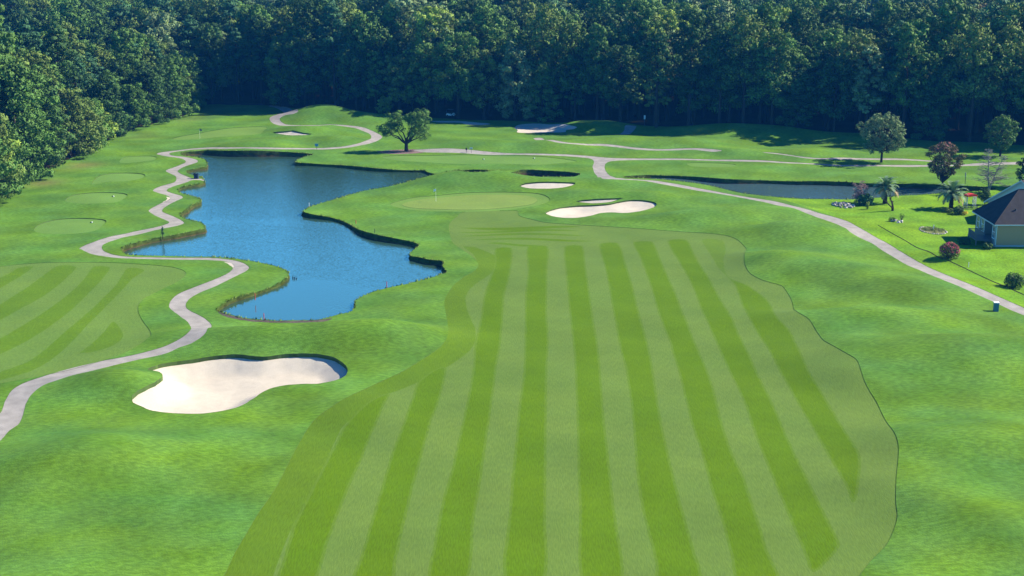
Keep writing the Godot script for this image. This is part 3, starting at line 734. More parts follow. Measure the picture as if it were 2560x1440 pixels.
func skirt(o: Zone, lowered: Array, acc: Acc, depth: float) -> void:
	var n := o.poly.size()
	var cw := Geometry2D.is_polygon_clockwise(o.poly)
	for k in n:
		var a := o.poly[k]
		var b := o.poly[(k + 1) % n]
		var d := (b - a).normalized()
		var out := Vector2(d.y, -d.x) * (-1.0 if cw else 1.0)
		var mid := (a + b) * 0.5 + out * 0.25
		var skip := inside(o, mid)
		for z in lowered:
			if z != o and inside(z, mid): skip = true
		if skip: continue
		var nn := Vector3(-out.x, 0.3, -out.y).normalized()
		acc.quad(on(a.x, a.y) + Vector3.UP * 0.005, on(b.x, b.y) + Vector3.UP * 0.005, on(b.x, b.y) + Vector3.UP * (depth - 0.01), on(a.x, a.y) + Vector3.UP * (depth - 0.01), nn)


func edge_distance(p: PackedVector2Array, q: Vector2) -> float:
	var best := 1e9
	var n := p.size()
	for k in n:
		var a := p[k]
		var b := p[(k + 1) % n]
		var ab := b - a
		var t := clampf((q - a).dot(ab) / maxf(ab.length_squared(), 1e-6), 0, 1)
		best = minf(best, (a + ab * t).distance_squared_to(q))
	return sqrt(best)


func bunker(o: Zone, cell: float, lip: float, deep: float, label: String) -> void:
	var root := thing("bunker", label, "bunker", Vector3.ZERO, 0.0, "bunkers on the course")
	root.set_meta("kind", "structure")
	var f := FastNoiseLite.new()
	f.seed = 17
	f.frequency = 0.22
	var acc := Acc.new()
	var w := int((o.hi.x - o.lo.x) / cell) + 2
	var d := int((o.hi.y - o.lo.y) / cell) + 2
	var hs := PackedFloat32Array()
	hs.resize((w + 1) * (d + 1))
	for j in d + 1:
		for i in w + 1:
			var q := o.lo + Vector2(i - 0.5, j - 0.5) * cell
			var e := edge_distance(o.poly, q) * (1.0 if inside(o, q) else -0.3)
			var s := smoothstep(-0.3, 3.2, e)
			hs[j * (w + 1) + i] = ground(q.x, q.y) - lip - deep * s + f.get_noise_2d(q.x, q.y) * 0.10 * smoothstep(0.0, 1.5, e)
	for j in d:
		for i in w:
			var q := o.lo + Vector2(i - 0.5, j - 0.5) * cell
			var sq := PackedVector2Array([q, q + Vector2(cell, 0), q + Vector2(cell, cell), q + Vector2(0, cell)])
			for piece in Geometry2D.intersect_polygons(sq, o.poly):
				var tris := Geometry2D.triangulate_polygon(piece)
				var P := []
				var N := []
				for s in piece:
					var u := clampf((s.x - q.x) / cell, 0, 1)
					var t := clampf((s.y - q.y) / cell, 0, 1)
					var k := j * (w + 1) + i
					P.append(Vector3(s.x, lerpf(lerpf(hs[k], hs[k + 1], u), lerpf(hs[k + w + 1], hs[k + w + 2], u), t), s.y))
					var sx := Vector2.ZERO
					for dj in 2:
						for di in 2:
							var ii := clampi(i + di, 1, w - 1)
							var jj := clampi(j + dj, 1, d - 1)
							var wt := (u if di else 1.0 - u) * (t if dj else 1.0 - t)
							sx += wt * Vector2(hs[jj * (w + 1) + ii + 1] - hs[jj * (w + 1) + ii - 1], hs[(jj + 1) * (w + 1) + ii] - hs[(jj - 1) * (w + 1) + ii]) / (2.0 * cell)
					N.append(Vector3(-sx.x, 1, -sx.y).normalized())
				for t in tris.size() / 3:
					acc.tri(P[tris[3 * t]], P[tris[3 * t + 1]], P[tris[3 * t + 2]], N[tris[3 * t]], N[tris[3 * t + 1]], N[tris[3 * t + 2]])
	part("sand", acc, M.sand, root)
	var rim := Acc.new()
	var n := o.poly.size()
	var cw := Geometry2D.is_polygon_clockwise(o.poly)
	for k in n:
		var a := o.poly[k]
		var b := o.poly[(k + 1) % n]
		var dd := (b - a).normalized()
		var into := Vector2(-dd.y, dd.x) * (-1.0 if cw else 1.0)
		var nn := Vector3(into.x, 0.2, into.y).normalized()
		var va := on(a.x, a.y)
		var vb := on(b.x, b.y)
		rim.quad(va + Vector3.UP * 0.02, vb + Vector3.UP * 0.02, vb + Vector3.DOWN * (lip + 0.25), va + Vector3.DOWN * (lip + 0.25), nn, Color(1, 1, 1) * rng.randf_range(0.7, 1.2))
	part("turf_lip", rim, M.thatch, root)


# ------------------------------------------------------------------ foliage
func leaves(acc: Acc, at: Vector3, r: Vector3, n: int, size: float, shade: float = 1.0, up: float = 0.25) -> void:
	for k in n:
		var d := Vector3(rng.randfn(), rng.randfn() + up, rng.randfn()).normalized()
		var p := at + d * r * (0.84 + 0.24 * rng.randf())
		var leaf := (d + Vector3(rng.randfn(), rng.randfn(), rng.randfn()) * 0.55).normalized()
		var t := leaf.cross(Vector3(rng.randfn(), rng.randfn(), rng.randfn())).normalized()
		var b := leaf.cross(t)
		var s := size * rng.randf_range(0.6, 1.3)
		var nn := (d * 1.0 + leaf * 0.22).normalized()
		var tone := shade * rng.randf_range(0.86, 1.14)
		var col := Color(tone * rng.randf_range(0.93, 1.08), tone, tone * rng.randf_range(0.92, 1.08))
		var i := acc.v.size()
		acc.v.append(p - t * s); acc.v.append(p + b * s * 0.5 + leaf * s * 0.1); acc.v.append(p + t * s); acc.v.append(p - b * s * 0.5 + leaf * s * 0.1)
		for q in 4:
			acc.n.append(nn)
			acc.c.append(col)
			acc.uv.append(Vector2.ZERO)
		var flip := (b * 0.5 + t).cross(t * 2.0).dot(nn) > 0.0
		if flip:
			for q in [0, 2, 1, 0, 3, 2]: acc.ix.append(i + q)
		else:
			for q in [0, 1, 2, 0, 2, 3]: acc.ix.append(i + q)


func limb(acc: Acc, a: Vector3, b: Vector3, r0: float, r1: float, bend: float = 0.12, n: int = 4) -> void:
	var pts := [a]
	var l := a.distance_to(b)
	for k in range(1, n):
		pts.append(a.lerp(b, float(k) / n) + Vector3(rng.randfn(), rng.randfn() * 0.5 + 0.4, rng.randfn()) * l * bend * 0.5)
	pts.append(b)
	acc.path(pts, r0, r1, 6)


# a broad tree: crown made of many leaf clumps spread over a rounded volume. Returns [trunk, crown]
func broadleaf(H: float, low: float, R: float, clumps: int, per: int, size: float, top: float = 0.5, ragged: float = 0.25) -> Array:
	var wood := Acc.new()
	var crown := Acc.new()
	wood.tube(Vector3(0, -0.4, 0), Vector3(0, H * 0.4, 0), H * 0.017 + 0.06, H * 0.011 + 0.05, 7)
	wood.tube(Vector3(0, H * 0.4, 0), Vector3(0, H * 0.8, 0), H * 0.011 + 0.05, 0.05, 7)
	for k in clumps:
		var t := pow((k + rng.randf()) / clumps, 0.85)
		var y := lerpf(low, H, t)
		# profile: rises fast from the bottom, rounded at the top
		var prof := sqrt(maxf(0.0, 1.0 - pow(absf(t - top * 0.75) / (1.02 - top * 0.75 if t > top * 0.75 else 1.25 * top), 2.2)))
		var ph := k * 2.39996 + rng.randf() * 0.9
		var rr := R * prof * rng.randf_range(0.55 - ragged * 0.4, 0.95)
		var c := Vector3(cos(ph) * rr, y, sin(ph) * rr)
		var s := R * rng.randf_range(0.26, 0.46) * (0.75 + 0.35 * prof)
		var tone := rng.randf_range(0.78, 1.25)
		for q in 6:
			var o := Vector3(rng.randfn(), rng.randfn() * 0.55, rng.randfn()).limit_length(1.5) * s * 0.55
			var u := s * rng.randf_range(0.38, 0.62)
			leaves(crown, c + o, Vector3(u, u * rng.randf_range(0.55, 0.85), u), int(per * 0.27 * s / (R * 0.33)), size * 0.8, tone * rng.randf_range(0.85, 1.15))
		if k % 3 == 0:
			limb(wood, Vector3(0, clampf(y - rr * 0.8, low * 0.7, H * 0.7), 0), c, 0.13, 0.03, 0.12, 3)
	return [wood, crown]


func pine(H: float, low: float, R: float, tiers: int, size: float) -> Array:
	var wood := Acc.new()
	var crown := Acc.new()
	wood.tube(Vector3(0, -0.4, 0), Vector3(0, H - 0.6, 0), H * 0.013 + 0.07, 0.05, 7)
	for k in tiers:
		var t := (k + rng.randf() * 0.6) / tiers
		var y := lerpf(low, H - 0.5, t)
		var reach := R * (0.55 + 0.6 * sin(PI * minf(1.0, t * 0.85 + 0.25))) * (1.0 - 0.55 * t * t)
		var arms := rng.randi_range(3, 5)
		var ph0 := rng.randf() * TAU
		for a in arms:
			var ph := ph0 + TAU * a / arms + rng.randf_range(-0.3, 0.3)
			var l := reach * rng.randf_range(0.6, 1.05)
			var e := Vector3(cos(ph) * l, y + l * rng.randf_range(-0.05, 0.3), sin(ph) * l)
			limb(wood, Vector3(0, y, 0), e, 0.08, 0.025, 0.1, 3)
			for q in 2:
				var c := Vector3(0, y, 0).lerp(e, 0.62 + 0.38 * q)
				var s := rng.randf_range(0.75, 1.2) * R * 0.3
				leaves(crown, c + Vector3.UP * 0.1, Vector3(s, s * 0.55, s), 60, size, rng.randf_range(0.8, 1.25), 0.35)
	leaves(crown, Vector3(0, H - 0.4, 0), Vector3(R * 0.25, 0.9, R * 0.25), 60, size)
	return [wood, crown]


func tree_of(called: String, label: String, at: Vector3, made: Array, leaf: Material, bark: Material, group: String = "", turn: float = 0.0) -> Node3D:
	var t := thing(called, label, "tree", at, turn, group)
	part("trunk", made[0], bark, t)
	if made[1].v.size(): part("crown", made[1], leaf, t)
	return t


# ------------------------------------------------------------------ the course
func clipped(a: PackedVector2Array, b: PackedVector2Array) -> Array:
	return Geometry2D.intersect_polygons(a, b)


func zone_mesh(z: Zone, called: String, m: Material, parent: Node) -> void:
	if z.acc.v.size():
		part(called, z.acc, m, parent)


func ground_thing(called: String, label: String, category: String, group: String = "") -> Node3D:
	var t := thing(called, label, category, Vector3.ZERO, 0.0, group)
	t.set_meta("kind", "structure")
	return t


func build_course() -> void:
	var base := Zone.new()
	# low priority first
	var lf: Array = SHAPES.left_forest
	var ff: Array = SHAPES.far_forest
	var floor_left := PackedVector2Array()
	for k in lf.size() / 2:
		floor_left.append(Vector2(lf[2 * k] - 1.0, lf[2 * k + 1]))
	floor_left = rough_edge(curve_open(floor_left, 1.0), 0.9, 3)
	floor_left.append_array([Vector2(-150, -640), Vector2(-700, -640), Vector2(-700, -180)])
	var floor_far := PackedVector2Array()
	for k in ff.size() / 2:
		floor_far.append(Vector2(ff[2 * k], ff[2 * k + 1] + 1.0))
	floor_far = rough_edge(curve_open(floor_far, 1.5), 0.9, 5)
	floor_far.append_array([Vector2(900, -330), Vector2(900, -2000), Vector2(-900, -2000), Vector2(-900, -385)])
	var z_lawn := zone(shape("lawn", 1.0))
	var z_floor := zone(floor_left, 0.0, false, null, 2)
	zone(floor_far, 0.0, false, z_floor, 2)
	var p_fair := shape("fairway", 0.7)
	var z_fair := zone(p_fair, -0.04, false, null, 1)
	var z_dark: Array[Zone] = []
	var z_band: Zone = null
	var z_soft: Zone = null
	for k in ["band", "s0", "s1", "s2", "s3", "s4", "s5", "s6", "t1", "t2", "a0", "a1", "a2", "a3", "a4"]:
		var p := rough_edge(shape("str_" + k, 0.9), 0.07, 31)
		if k == "band":
			var grown := Geometry2D.offset_polygon(p, 0.12)
			if grown.size(): p = grown[0]
		var made: Zone = null
		if k.begins_with("s") or k.begins_with("t"):   # the lean of the blades changes over a hand's breadth
			for g in Geometry2D.offset_polygon(p, 0.13):
				for q in clipped(g, p_fair):
					z_soft = zone(q, -0.04, false, z_soft, 1)
			p = Geometry2D.offset_polygon(p, -0.13)[0]
		for q in clipped(p, p_fair):
			if q.size() < 3: continue
			made = zone(q, -0.04, false, made, 1)
		if made:
			if k == "band": z_band = made
			else: z_dark.append(made)
	var p_left := shape("fairway_left", 0.7)
	var z_left := zone(p_left, -0.04, false, null, 1)
	var z_ldark: Array[Zone] = []
	for k in ["a", "b", "c", "d", "e"]:
		var made: Zone = null
		for q in clipped(rough_edge(shape("lst_" + k, 0.9), 0.08, 37), p_left):
			made = zone(q, -0.04, false, made, 1)
		if made: z_ldark.append(made)
	var z_collar := zone(shape("collar", 0.6), -0.07, false, null, 1)
	var z_green := zone(shape("green", 0.6), -0.04, false, null, 1)
	var z_green_far := zone(shape("green_left", 0.8), -0.06, false, null, 1)
	var tees := {}
	for k in ["tee_a", "tee_b", "tee_c", "tee_d", "tee_e", "tee_f"]:
		tees[k] = zone(shape(k, 0.7), -0.12 if k < "tee_d" else -0.06, false, null, 1)
	var z_muck := zone(rough_edge(shape("muck", 0.4), 0.25, 41), 0.0, false, null, 2)
	var z_mulch := zone(rough_edge(shape("mulch", 0.5), 0.15, 43), 0.0, false, null, 2)
	var z_groove := zone(rough_edge(shape("groove", 0.5), 0.08, 47), -0.06, false, null, 2)
	var z_path_left := zone(rough_edge(shape("path_left", 0.5), 0.06, 51), -0.03, false, null, 2)
	zone(rough_edge(shape("path_bend", 0.6), 0.06, 53), -0.03, false, z_path_left, 2)
	var z_path_mid := zone(rough_edge(shape("path_centre", 0.5), 0.06, 55), -0.03, false, null, 2)
	var z_path_d1 := zone(rough_edge(shape("path_d1", 0.6), 0.06, 57), -0.03, false, null, 2)
	var z_path_d2 := zone(rough_edge(shape("path_d2", 0.6), 0.06, 59), -0.03, false, null, 2)
	var z_path_shade := zone(rough_edge(shape("path_shade", 0.6), 0.06, 61), -0.03, false, null, 2)
	var z_sand_a := zone(rough_edge(shape("sand_a", 0.4), 0.1, 63), 0.0, false, null, 2)
	zone(rough_edge(shape("sand_b", 0.4), 0.1, 65), 0.0, false, z_sand_a, 2)
	var bunkers := {}
	for k in ["bunker_a", "bunker_b", "bunker_c", "bunker_d", "bunker_e", "bunker_f", "bunker_g"]:
		bunkers[k] = zone(rough_edge(shape(k, 0.45), 0.10, 71), 0.0, true)
	var p_pond := rough_edge(shape("pond", 0.6), 0.16, 73)
	var p_right := rough_edge(shape("pond_right", 0.6), 0.16, 75)
	var z_pond := zone(p_pond, 0.0, true)
	var z_right := zone(p_right, 0.0, true)
	partition(base)

	struct("ground", base.acc, M.rough, "bright green mown rough rolling in low mounds over the whole course", "ground")
	struct("forest_floor", z_floor.acc, M.litter, "brown leaf litter under the forest trees", "ground")
	struct("lawn", z_lawn.acc, M.lawn, "bright yellow green house lawn right of the cart path", "lawn")
	var low := [z_fair, z_left, z_collar, z_green, z_green_far] + tees.values()
	var t := ground_thing("fairway", "wide fairway mown in light and dark stripes, running to the flag", "fairway", "striped fairways")
	part("turf", z_fair.acc, M.fair_light, t)
	if z_band: part("mown_band", z_band.acc, M.fair_band, t)
	if z_soft: part("stripe_border", z_soft.acc, M.fair_mid, t)
	for z in z_dark: part("mown_stripe", z.acc, M.fair_dark, t)
	var sk := Acc.new()
	skirt(z_fair, low, sk, -0.04)
	part("cut_edge", sk, M.thatch, t)
	t = ground_thing("fairway", "striped fairway at the left edge, beyond the winding cart path", "fairway", "striped fairways")
	part("turf", z_left.acc, M.left_light, t)
	for z in z_ldark: part("mown_stripe", z.acc, M.left_dark, t)
	sk = Acc.new()
	skirt(z_left, low, sk, -0.04)
	part("cut_edge", sk, M.thatch, t)
	t = ground_thing("putting_green", "pale oval putting green with the white flag", "green", "putting greens")
	part("turf", z_green.acc, M.green, t)
	part("collar", z_collar.acc, M.collar, t)
	sk = Acc.new()
	skirt(z_collar, low, sk, -0.07)
	part("cut_edge", sk, M.thatch, t)
	t = ground_thing("putting_green", "far pale putting green by the left forest, with the dark flag", "green", "putting greens")
	part("turf", z_green_far.acc, M.collar, t)
	var tl := {
		"tee_a": "nearest and largest oval tee on the left, with one marker", "tee_b": "second oval tee from the camera on the left", "tee_c": "third oval tee from the camera, left of the path with the bins",
		"tee_d": "small farthest oval tee of the left row, near the path's first bend", "tee_e": "long tee between the lone oak and the path junction", "tee_f": "tee beyond the right-hand pond, right of the path junction",
	}
	for k in tl:
		t = ground_thing("tee_box", tl[k], "tee", "tees")
		part("turf", tees[k].acc, M.tee, t)
		sk = Acc.new()
		skirt(tees[k], low, sk, -0.12 if k < "tee_d" else -0.06)
		part("cut_edge", sk, M.thatch, t)
	struct("cart_path", z_path_left.acc, M.path, "grey cart path winding along the left side of the pond", "path")
	struct("cart_path", z_path_mid.acc, M.path, "grey cart path from the oak over the junction and down the right side", "path")
	struct("cart_path", z_path_d1.acc, M.path, "short grey path strip in front of the sunlit far mounds, mid picture", "path")
	struct("cart_path", z_path_d2.acc, M.path, "narrow grey upper path running behind the round-crowned lone tree", "path")
	struct("cart_path", z_path_shade.acc, M.path, "short shaded path at the forest edge by the far signpost", "path")
	struct("drainage_groove", z_groove.acc, M.litter, "thin dark groove in the grass between cart path and lawn", "groove")
	struct("mulch_bed", z_mulch.acc, M.mulch, "pinkish brown mulch bed under the lone oak", "mulch")
	struct("muddy_shore", z_muck.acc, M.muck, "muddy pebbly strip at the near shore of the pond", "shore")
	struct("bare_sand", z_sand_a.acc, M.sand, "worn pale sand patches on the inner bends of the winding path", "sand")
	var bl := {
		"bunker_a": "large near kidney-shaped sand bunker left of the striped fairway", "bunker_b": "long curved sand bunker in front of the putting green, right side", "bunker_c": "thin sand bunker just behind the long curved one",
		"bunker_d": "oval sand bunker behind the putting green, right of the mound", "bunker_e": "small far sand bunker left of the S-bend path", "bunker_f": "thin shaded sand bunker right of the lone oak's crown", "bunker_g": "wide shaded sand bunker at the forest edge, half in sun",
	}
	for k in bl:
		bunker(bunkers[k], 0.4 if k == "bunker_a" else 0.5, 0.42 if k == "bunker_a" else 0.08 if k > "bunker_e" else 0.22, 1.0 if k == "bunker_a" else 0.2 if k > "bunker_e" else 0.55, bl[k])
	pond(z_pond, -0.62, "large blue pond with a wavy shoreline in the middle left", "pond_bank")
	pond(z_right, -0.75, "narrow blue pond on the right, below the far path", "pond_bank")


func curve_open(p: PackedVector2Array, step: float) -> PackedVector2Array:
	var flat := []
	for q in p:
		flat.append(q.x)
		flat.append(q.y)
	return curve(flat, step, false)


func ripple_texture() -> ImageTexture:
	# height of the ripples: choppy in the middle of the pond, calm close to the near shore
	var s := 2048
	var f := FastNoiseLite.new()
	f.seed = 77
	f.frequency = 0.115
	f.fractal_octaves = 3
	f.noise_type = FastNoiseLite.TYPE_SIMPLEX_SMOOTH
	var im: Image = f.get_seamless_image(s, s)
	im.convert(Image.FORMAT_RGBA8)
	var calm := Image.create_empty(64, 64, false, Image.FORMAT_RGBA8)
	var wob := FastNoiseLite.new()
	wob.seed = 5
	wob.frequency = 0.09
	for y in 64:
		for x in 64:
			var wx := (x / 64.0 - 0.6) * 140.0
			var wz := (y / 64.0 - 2.2) * 140.0
			var e := Vector2((wx + 37.0) / 17.0, (wz + 178.0) / 15.0).length() + 0.5 * wob.get_noise_2d(x, y * 2.0)
			calm.set_pixel(x, y, Color(0.5, 0.5, 0.5, 0.85 * (1.0 - smoothstep(0.75, 1.1, e))))
	calm.resize(s, s, Image.INTERPOLATE_CUBIC)
	im.blend_rect(calm, Rect2i(0, 0, s, s), Vector2i.ZERO)
	im.convert(Image.FORMAT_L8)
	return ImageTexture.create_from_image(im)


func pond(o: Zone, level: float, label: String, bank_name: String) -> void:
	var big := o.poly.size() > 500
	var acc := Acc.new()
	var grown := Geometry2D.offset_polygon(o.poly, 0.5)[0]
	var tris := Geometry2D.triangulate_polygon(grown)
	for k in tris.size() / 3:
		var p: Array = []
		for s in 3:
			var q := grown[tris[3 * k + s]]
			p.append(Vector3(q.x, level, q.y))
		acc.tri(p[0], p[1], p[2], Vector3.UP, Vector3.UP, Vector3.UP)
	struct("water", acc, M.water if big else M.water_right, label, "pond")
	var bank := Acc.new()
	var n := o.poly.size()
	var cw := Geometry2D.is_polygon_clockwise(o.poly)
	var f := FastNoiseLite.new()
	f.seed = 83
	f.frequency = 0.35
	var rows := []
	for k in n:
		var a := o.poly[k]
		var d := (o.poly[(k + 1) % n] - o.poly[(k - 1 + n) % n]).normalized()
		var into := Vector2(-d.y, d.x) * (-1.0 if cw else 1.0)
		var top := on(a.x, a.y)
		var row := [top + Vector3.UP * 0.02]
		var total: float = top.y - level + 0.5
		for s in 4:
			var t := (s + 1) / 4.0
			var push := t * 0.6 - 0.12 * sin(PI * t) + 0.16 * f.get_noise_3d(a.x, s * 3.0, a.y)
			row.append(Vector3(a.x + into.x * push, top.y - total * t, a.y + into.y * push))
		row.append(Vector3(into.x, 0.35, into.y).normalized())
		rows.append(row)
	var cols := [Color(0.55, 1.35, 0.42), Color(0.62, 1.20, 0.5), Color(1.0, 1.05, 0.9), Color(0.8, 0.8, 0.8)]
	for k in n:
		var r0: Array = rows[k]
		var r1: Array = rows[(k + 1) % n]
		for s in 4:
			var tone := rng.randf_range(0.7, 1.25)
			var col: Color = cols[s] * tone
			bank.tri(r0[s], r1[s], r1[s + 1], r0[5], r1[5], r1[5], col)
			bank.tri(r0[s], r1[s + 1], r0[s + 1], r0[5], r1[5], r0[5], col)
	struct(bank_name, bank, M.soil, ("steep earth bank round the large pond" if big else "steep earth bank round the right-hand pond"), "bank")
	# rank grass hanging over the bank: nobody could count it
	var tuft := Acc.new()
	for k in 9:
		var ph := rng.randf() * TAU
		var d := Vector3(cos(ph), 0, sin(ph))
		var tip := d * rng.randf_range(0.12, 0.3) + Vector3.UP * rng.randf_range(0.16, 0.42)
		var side := d.cross(Vector3.UP) * 0.045
		var root := d * 0.05
		var tone := rng.randf_range(0.7, 1.3)
		tuft.tri(root - side, root + side, tip, (Vector3.UP + d * 0.4).normalized(), (Vector3.UP + d * 0.4).normalized(), (Vector3.UP + d).normalized(), Color(tone * 1.1, tone, tone))
	var where := []
	for k in n:
		var a := o.poly[k]
		var b := o.poly[(k + 1) % n]
		for s in 3:
			var q := a.lerp(b, rng.randf())
			var lush := 0.5 + 0.5 * f.get_noise_2d(q.x * 0.4, q.y * 0.4) * 2.0
			if rng.randf() < 0.25 + lush * 0.7:
				var g := on(q.x + rng.randf_range(-0.12, 0.12), q.y + rng.randf_range(-0.12, 0.12))
				where.append(Transform3D(Basis(Vector3.UP, rng.randf() * TAU).scaled(Vector3.ONE * rng.randf_range(0.4, 0.8 + lush * 0.4)), g - Vector3.UP * 0.03))
	var mm := MultiMesh.new()
	mm.transform_format = MultiMesh.TRANSFORM_3D
	mm.mesh = tuft.mesh(M.reed)
	mm.instance_count = where.size()
	for k in where.size():
		mm.set_instance_transform(k, where[k])
	var mi := MultiMeshInstance3D.new()
	mi.name = numbered("bank_grass")
	mi.multimesh = mm
	add_child(mi)
	tag(mi, "rank grass fringe along the edge of the " + ("large pond" if big else "right-hand pond"), "grass", "", "stuff")


# ------------------------------------------------------------------ the forest
const ORDINAL := ["first", "second", "third", "fourth", "fifth", "sixth", "seventh", "eighth", "ninth", "tenth", "eleventh", "twelfth", "thirteenth", "fourteenth", "fifteenth", "sixteenth", "seventeenth", "eighteenth", "nineteenth", "twentieth"]


func line_z(line: Array, x: float) -> float:
	for k in line.size() / 2 - 1:
		if x >= line[2 * k] and x <= line[2 * k + 2]:
			return lerpf(line[2 * k + 1], line[2 * k + 3], (x - line[2 * k]) / (line[2 * k + 2] - line[2 * k]))
	return line[1] if x < line[0] else line[line.size() - 1]


func left_x(z: float) -> float:
	var line: Array = SHAPES.left_forest
	for k in line.size() / 2 - 1:
		if z <= line[2 * k + 1] and z >= line[2 * k + 3]:
			return lerpf(line[2 * k], line[2 * k + 2], (z - line[2 * k + 1]) / (line[2 * k + 3] - line[2 * k + 1]))
	return line[0] - (z - line[1]) * 0.35 if z > line[1] else line[line.size() - 2]


func build_forest() -> void:
	# kinds of tree: look, trunk mesh, crown mesh, height
	var kinds := []
	var add := func(word: String, made: Array, H: float, edge: bool) -> void:
		kinds.append({"word": word, "trunk": made[0].mesh(M.bark), "crown": made[1].mesh(M.leaf_mid), "h": H, "edge": edge})
	add.call("broad", broadleaf(21, 6.0, 5.4, 30, 190, 0.36, 0.55), 21.0, false)
	add.call("tall oval", broadleaf(25, 7.0, 4.6, 30, 180, 0.36, 0.5), 25.0, false)
	add.call("ragged spreading", broadleaf(23, 8.0, 6.6, 26, 190, 0.38, 0.6, 0.9), 23.0, false)
	add.call("slender", broadleaf(20, 5.0, 3.1, 24, 140, 0.34, 0.4), 20.0, false)
	add.call("heavy-crowned", broadleaf(24, 6.0, 6.4, 34, 220, 0.38, 0.65, 0.5), 24.0, false)
	add.call("domed", broadleaf(18, 4.0, 5.0, 28, 180, 0.35, 0.6), 18.0, false)
	add.call("tall pine", pine(26, 13.0, 4.2, 8, 0.36), 26.0, false)
	add.call("open pine", pine(24, 11.0, 5.0, 7, 0.36), 24.0, false)
	add.call("narrow pine", pine(25, 8.0, 3.4, 11, 0.34), 25.0, false)
	add.call("bushy", broadleaf(13, 0.6, 4.4, 36, 170, 0.32, 0.35), 13.0, true)
	add.call("low spreading", broadleaf(10, 0.3, 4.6, 32, 160, 0.30, 0.3, 0.5), 10.0, true)
	add.call("full-skirted", broadleaf(18, 0.8, 5.0, 42, 180, 0.33, 0.4), 18.0, true)
	add.call("small shrubby", broadleaf(6, 0.2, 2.6, 26, 100, 0.26, 0.3, 0.5), 6.0, true)
	var tones := {"leaf_deep": "dark", "leaf_mid": "green", "leaf_olive": "olive", "leaf_lime": "yellow-green", "leaf_pale": "grey-green", "leaf_pine": "blue-green", "leaf_bronze": "bronze"}
	var spots := []
	var lf: Array = SHAPES.left_forest
	var ff: Array = SHAPES.far_forest
	# left forest: rows that step back from its edge
	var row := 0
	var inset := 1.5
	while row < 9:
		var z := -205.0
		while z > -395.0:
			z -= rng.randf_range(4.8, 7.2) + row * 0.25
			var x := left_x(z) - inset + rng.randf_range(-1.3, 1.3)
			var view := -z * 0.385 + 3.0
			if x < -view - 8.0 or z > -238.0 and x > -view: continue
			var edge: bool = row == 0 or row == 1 and rng.randf() < 0.4
			var k := ([9, 10, 11, 11, 9, 12] if edge else [0, 1, 2, 4, 5, 11, 4, 7, 6] if row < 4 else [0, 1, 2, 4, 7, 6, 4])[rng.randi() % (6 if edge else 9 if row < 4 else 7)] as int
			var s := rng.randf_range(0.85, 1.12) * lerpf(1.22, 0.72, clampf((-z - 262.0) / 115.0, 0.0, 1.0))
			spots.append({"x": x, "z": z, "k": k, "s": s, "row": mini(row, 3), "side": "left"})
		inset += 5.8
		row += 1
	# far forest
	row = 0
	inset = 1.0
	while row < 30:
		var half := (340.0 + inset) * 0.385 + 16.0
		var x := -half
		while x < half:
			x += rng.randf_range(5.6, 8.8) + minf(row, 12) * 0.12
			var z := line_z(ff, x) - inset + rng.randf_range(-2.0, 2.0)
			if x < lf[lf.size() - 2] + 1.0 and x < left_x(z) + 1.0 and z > -392.0: continue
			var pool: Array = [0, 1, 2, 4, 4, 0, 7, 5, 0, 2] if row > 0 else [11, 5, 4, 3, 6, 11, 2, 5, 1]
			var k: int = pool[rng.randi() % pool.size()]
			var s := rng.randf_range(0.74, 1.10) if row == 0 else rng.randf_range(0.70, 1.26)
			if row > 12: s *= 0.9 + 0.25 * sin(x * 0.035 + row * 0.5)
			spots.append({"x": x, "z": z, "k": k, "s": s, "row": mini(row, 3), "side": "far"})
			if row == 0 and rng.randf() < 0.12:
				spots.append({"x": x + 2.5, "z": z + 1.2, "k": 12, "s": rng.randf_range(0.5, 0.9), "row": 0, "side": "far"})
		inset += 6.4 + row * 0.25
		row += 1
	spots.append({"x": SPOTS.big_pine.x, "z": SPOTS.big_pine.z, "k": 7, "s": 1.05, "row": 0, "side": "far"})
	# size in the picture decides which 300 stand alone
	for s in spots:
		s.d = Vector2(s.x, s.z).length()
		s.view = absf(s.x) < -s.z * 0.385 + 3.0
		s.big = (kinds[s.k].h * s.s / s.d) * (1.0 if s.row < 2 else 0.85) if s.view else 0.0
		var r := rng.randf()
		var tone := "leaf_mid"
		if kinds[s.k].word.contains("pine"): tone = "leaf_pine" if r < 0.7 else "leaf_deep"
		elif s.side == "left": tone = "leaf_deep" if r < 0.28 else "leaf_mid" if r < 0.74 else "leaf_olive" if r < 0.90 else "leaf_mid" if r < 0.97 else "leaf_lime"
		elif r < 0.34: tone = "leaf_deep"
		elif r < 0.66: tone = "leaf_mid"
		elif r < 0.82: tone = "leaf_olive"
		elif r < 0.94: tone = "leaf_pale"
		elif r < 0.96: tone = "leaf_bronze"
		else: tone = "leaf_lime"
		s.tone = tone
		s.turn = rng.randf() * TAU
		s.tall = rng.randf_range(0.92, 1.1)
	spots.sort_custom(func(a, b): return a.big > b.big)
	var alone := spots.slice(0, 300)
	alone.sort_custom(func(a, b): return a.x / -a.z < b.x / -b.z)
	var marks := [[-0.226, "beyond the left forest's end"], [-0.165, "behind the shaded far fairway"], [-0.105, "behind the tall grass mound"], [-0.055, "behind the lone oak"], [-0.008, "behind the thin shaded bunker"], [0.06, "behind the wide shaded bunker"], [0.115, "behind the far signpost"], [0.19, "behind the sunlit far meadow"], [0.25, "near the round-crowned lone tree"], [0.30, "behind the round-crowned lone tree"], [0.345, "behind the red-tipped tree"], [9.0, "at the right edge"]]
	var lmarks := [[-262.0, "at the picture's left edge"], [-285.0, "beside the near tees"], [-310.0, "beside the farthest tee"], [-335.0, "by the path's first bend"], [-360.0, "beside the far putting green"], [-999.0, "at its far end"]]
	var rows := ["front row", "second row", "third row", "back"]
	var count := {}
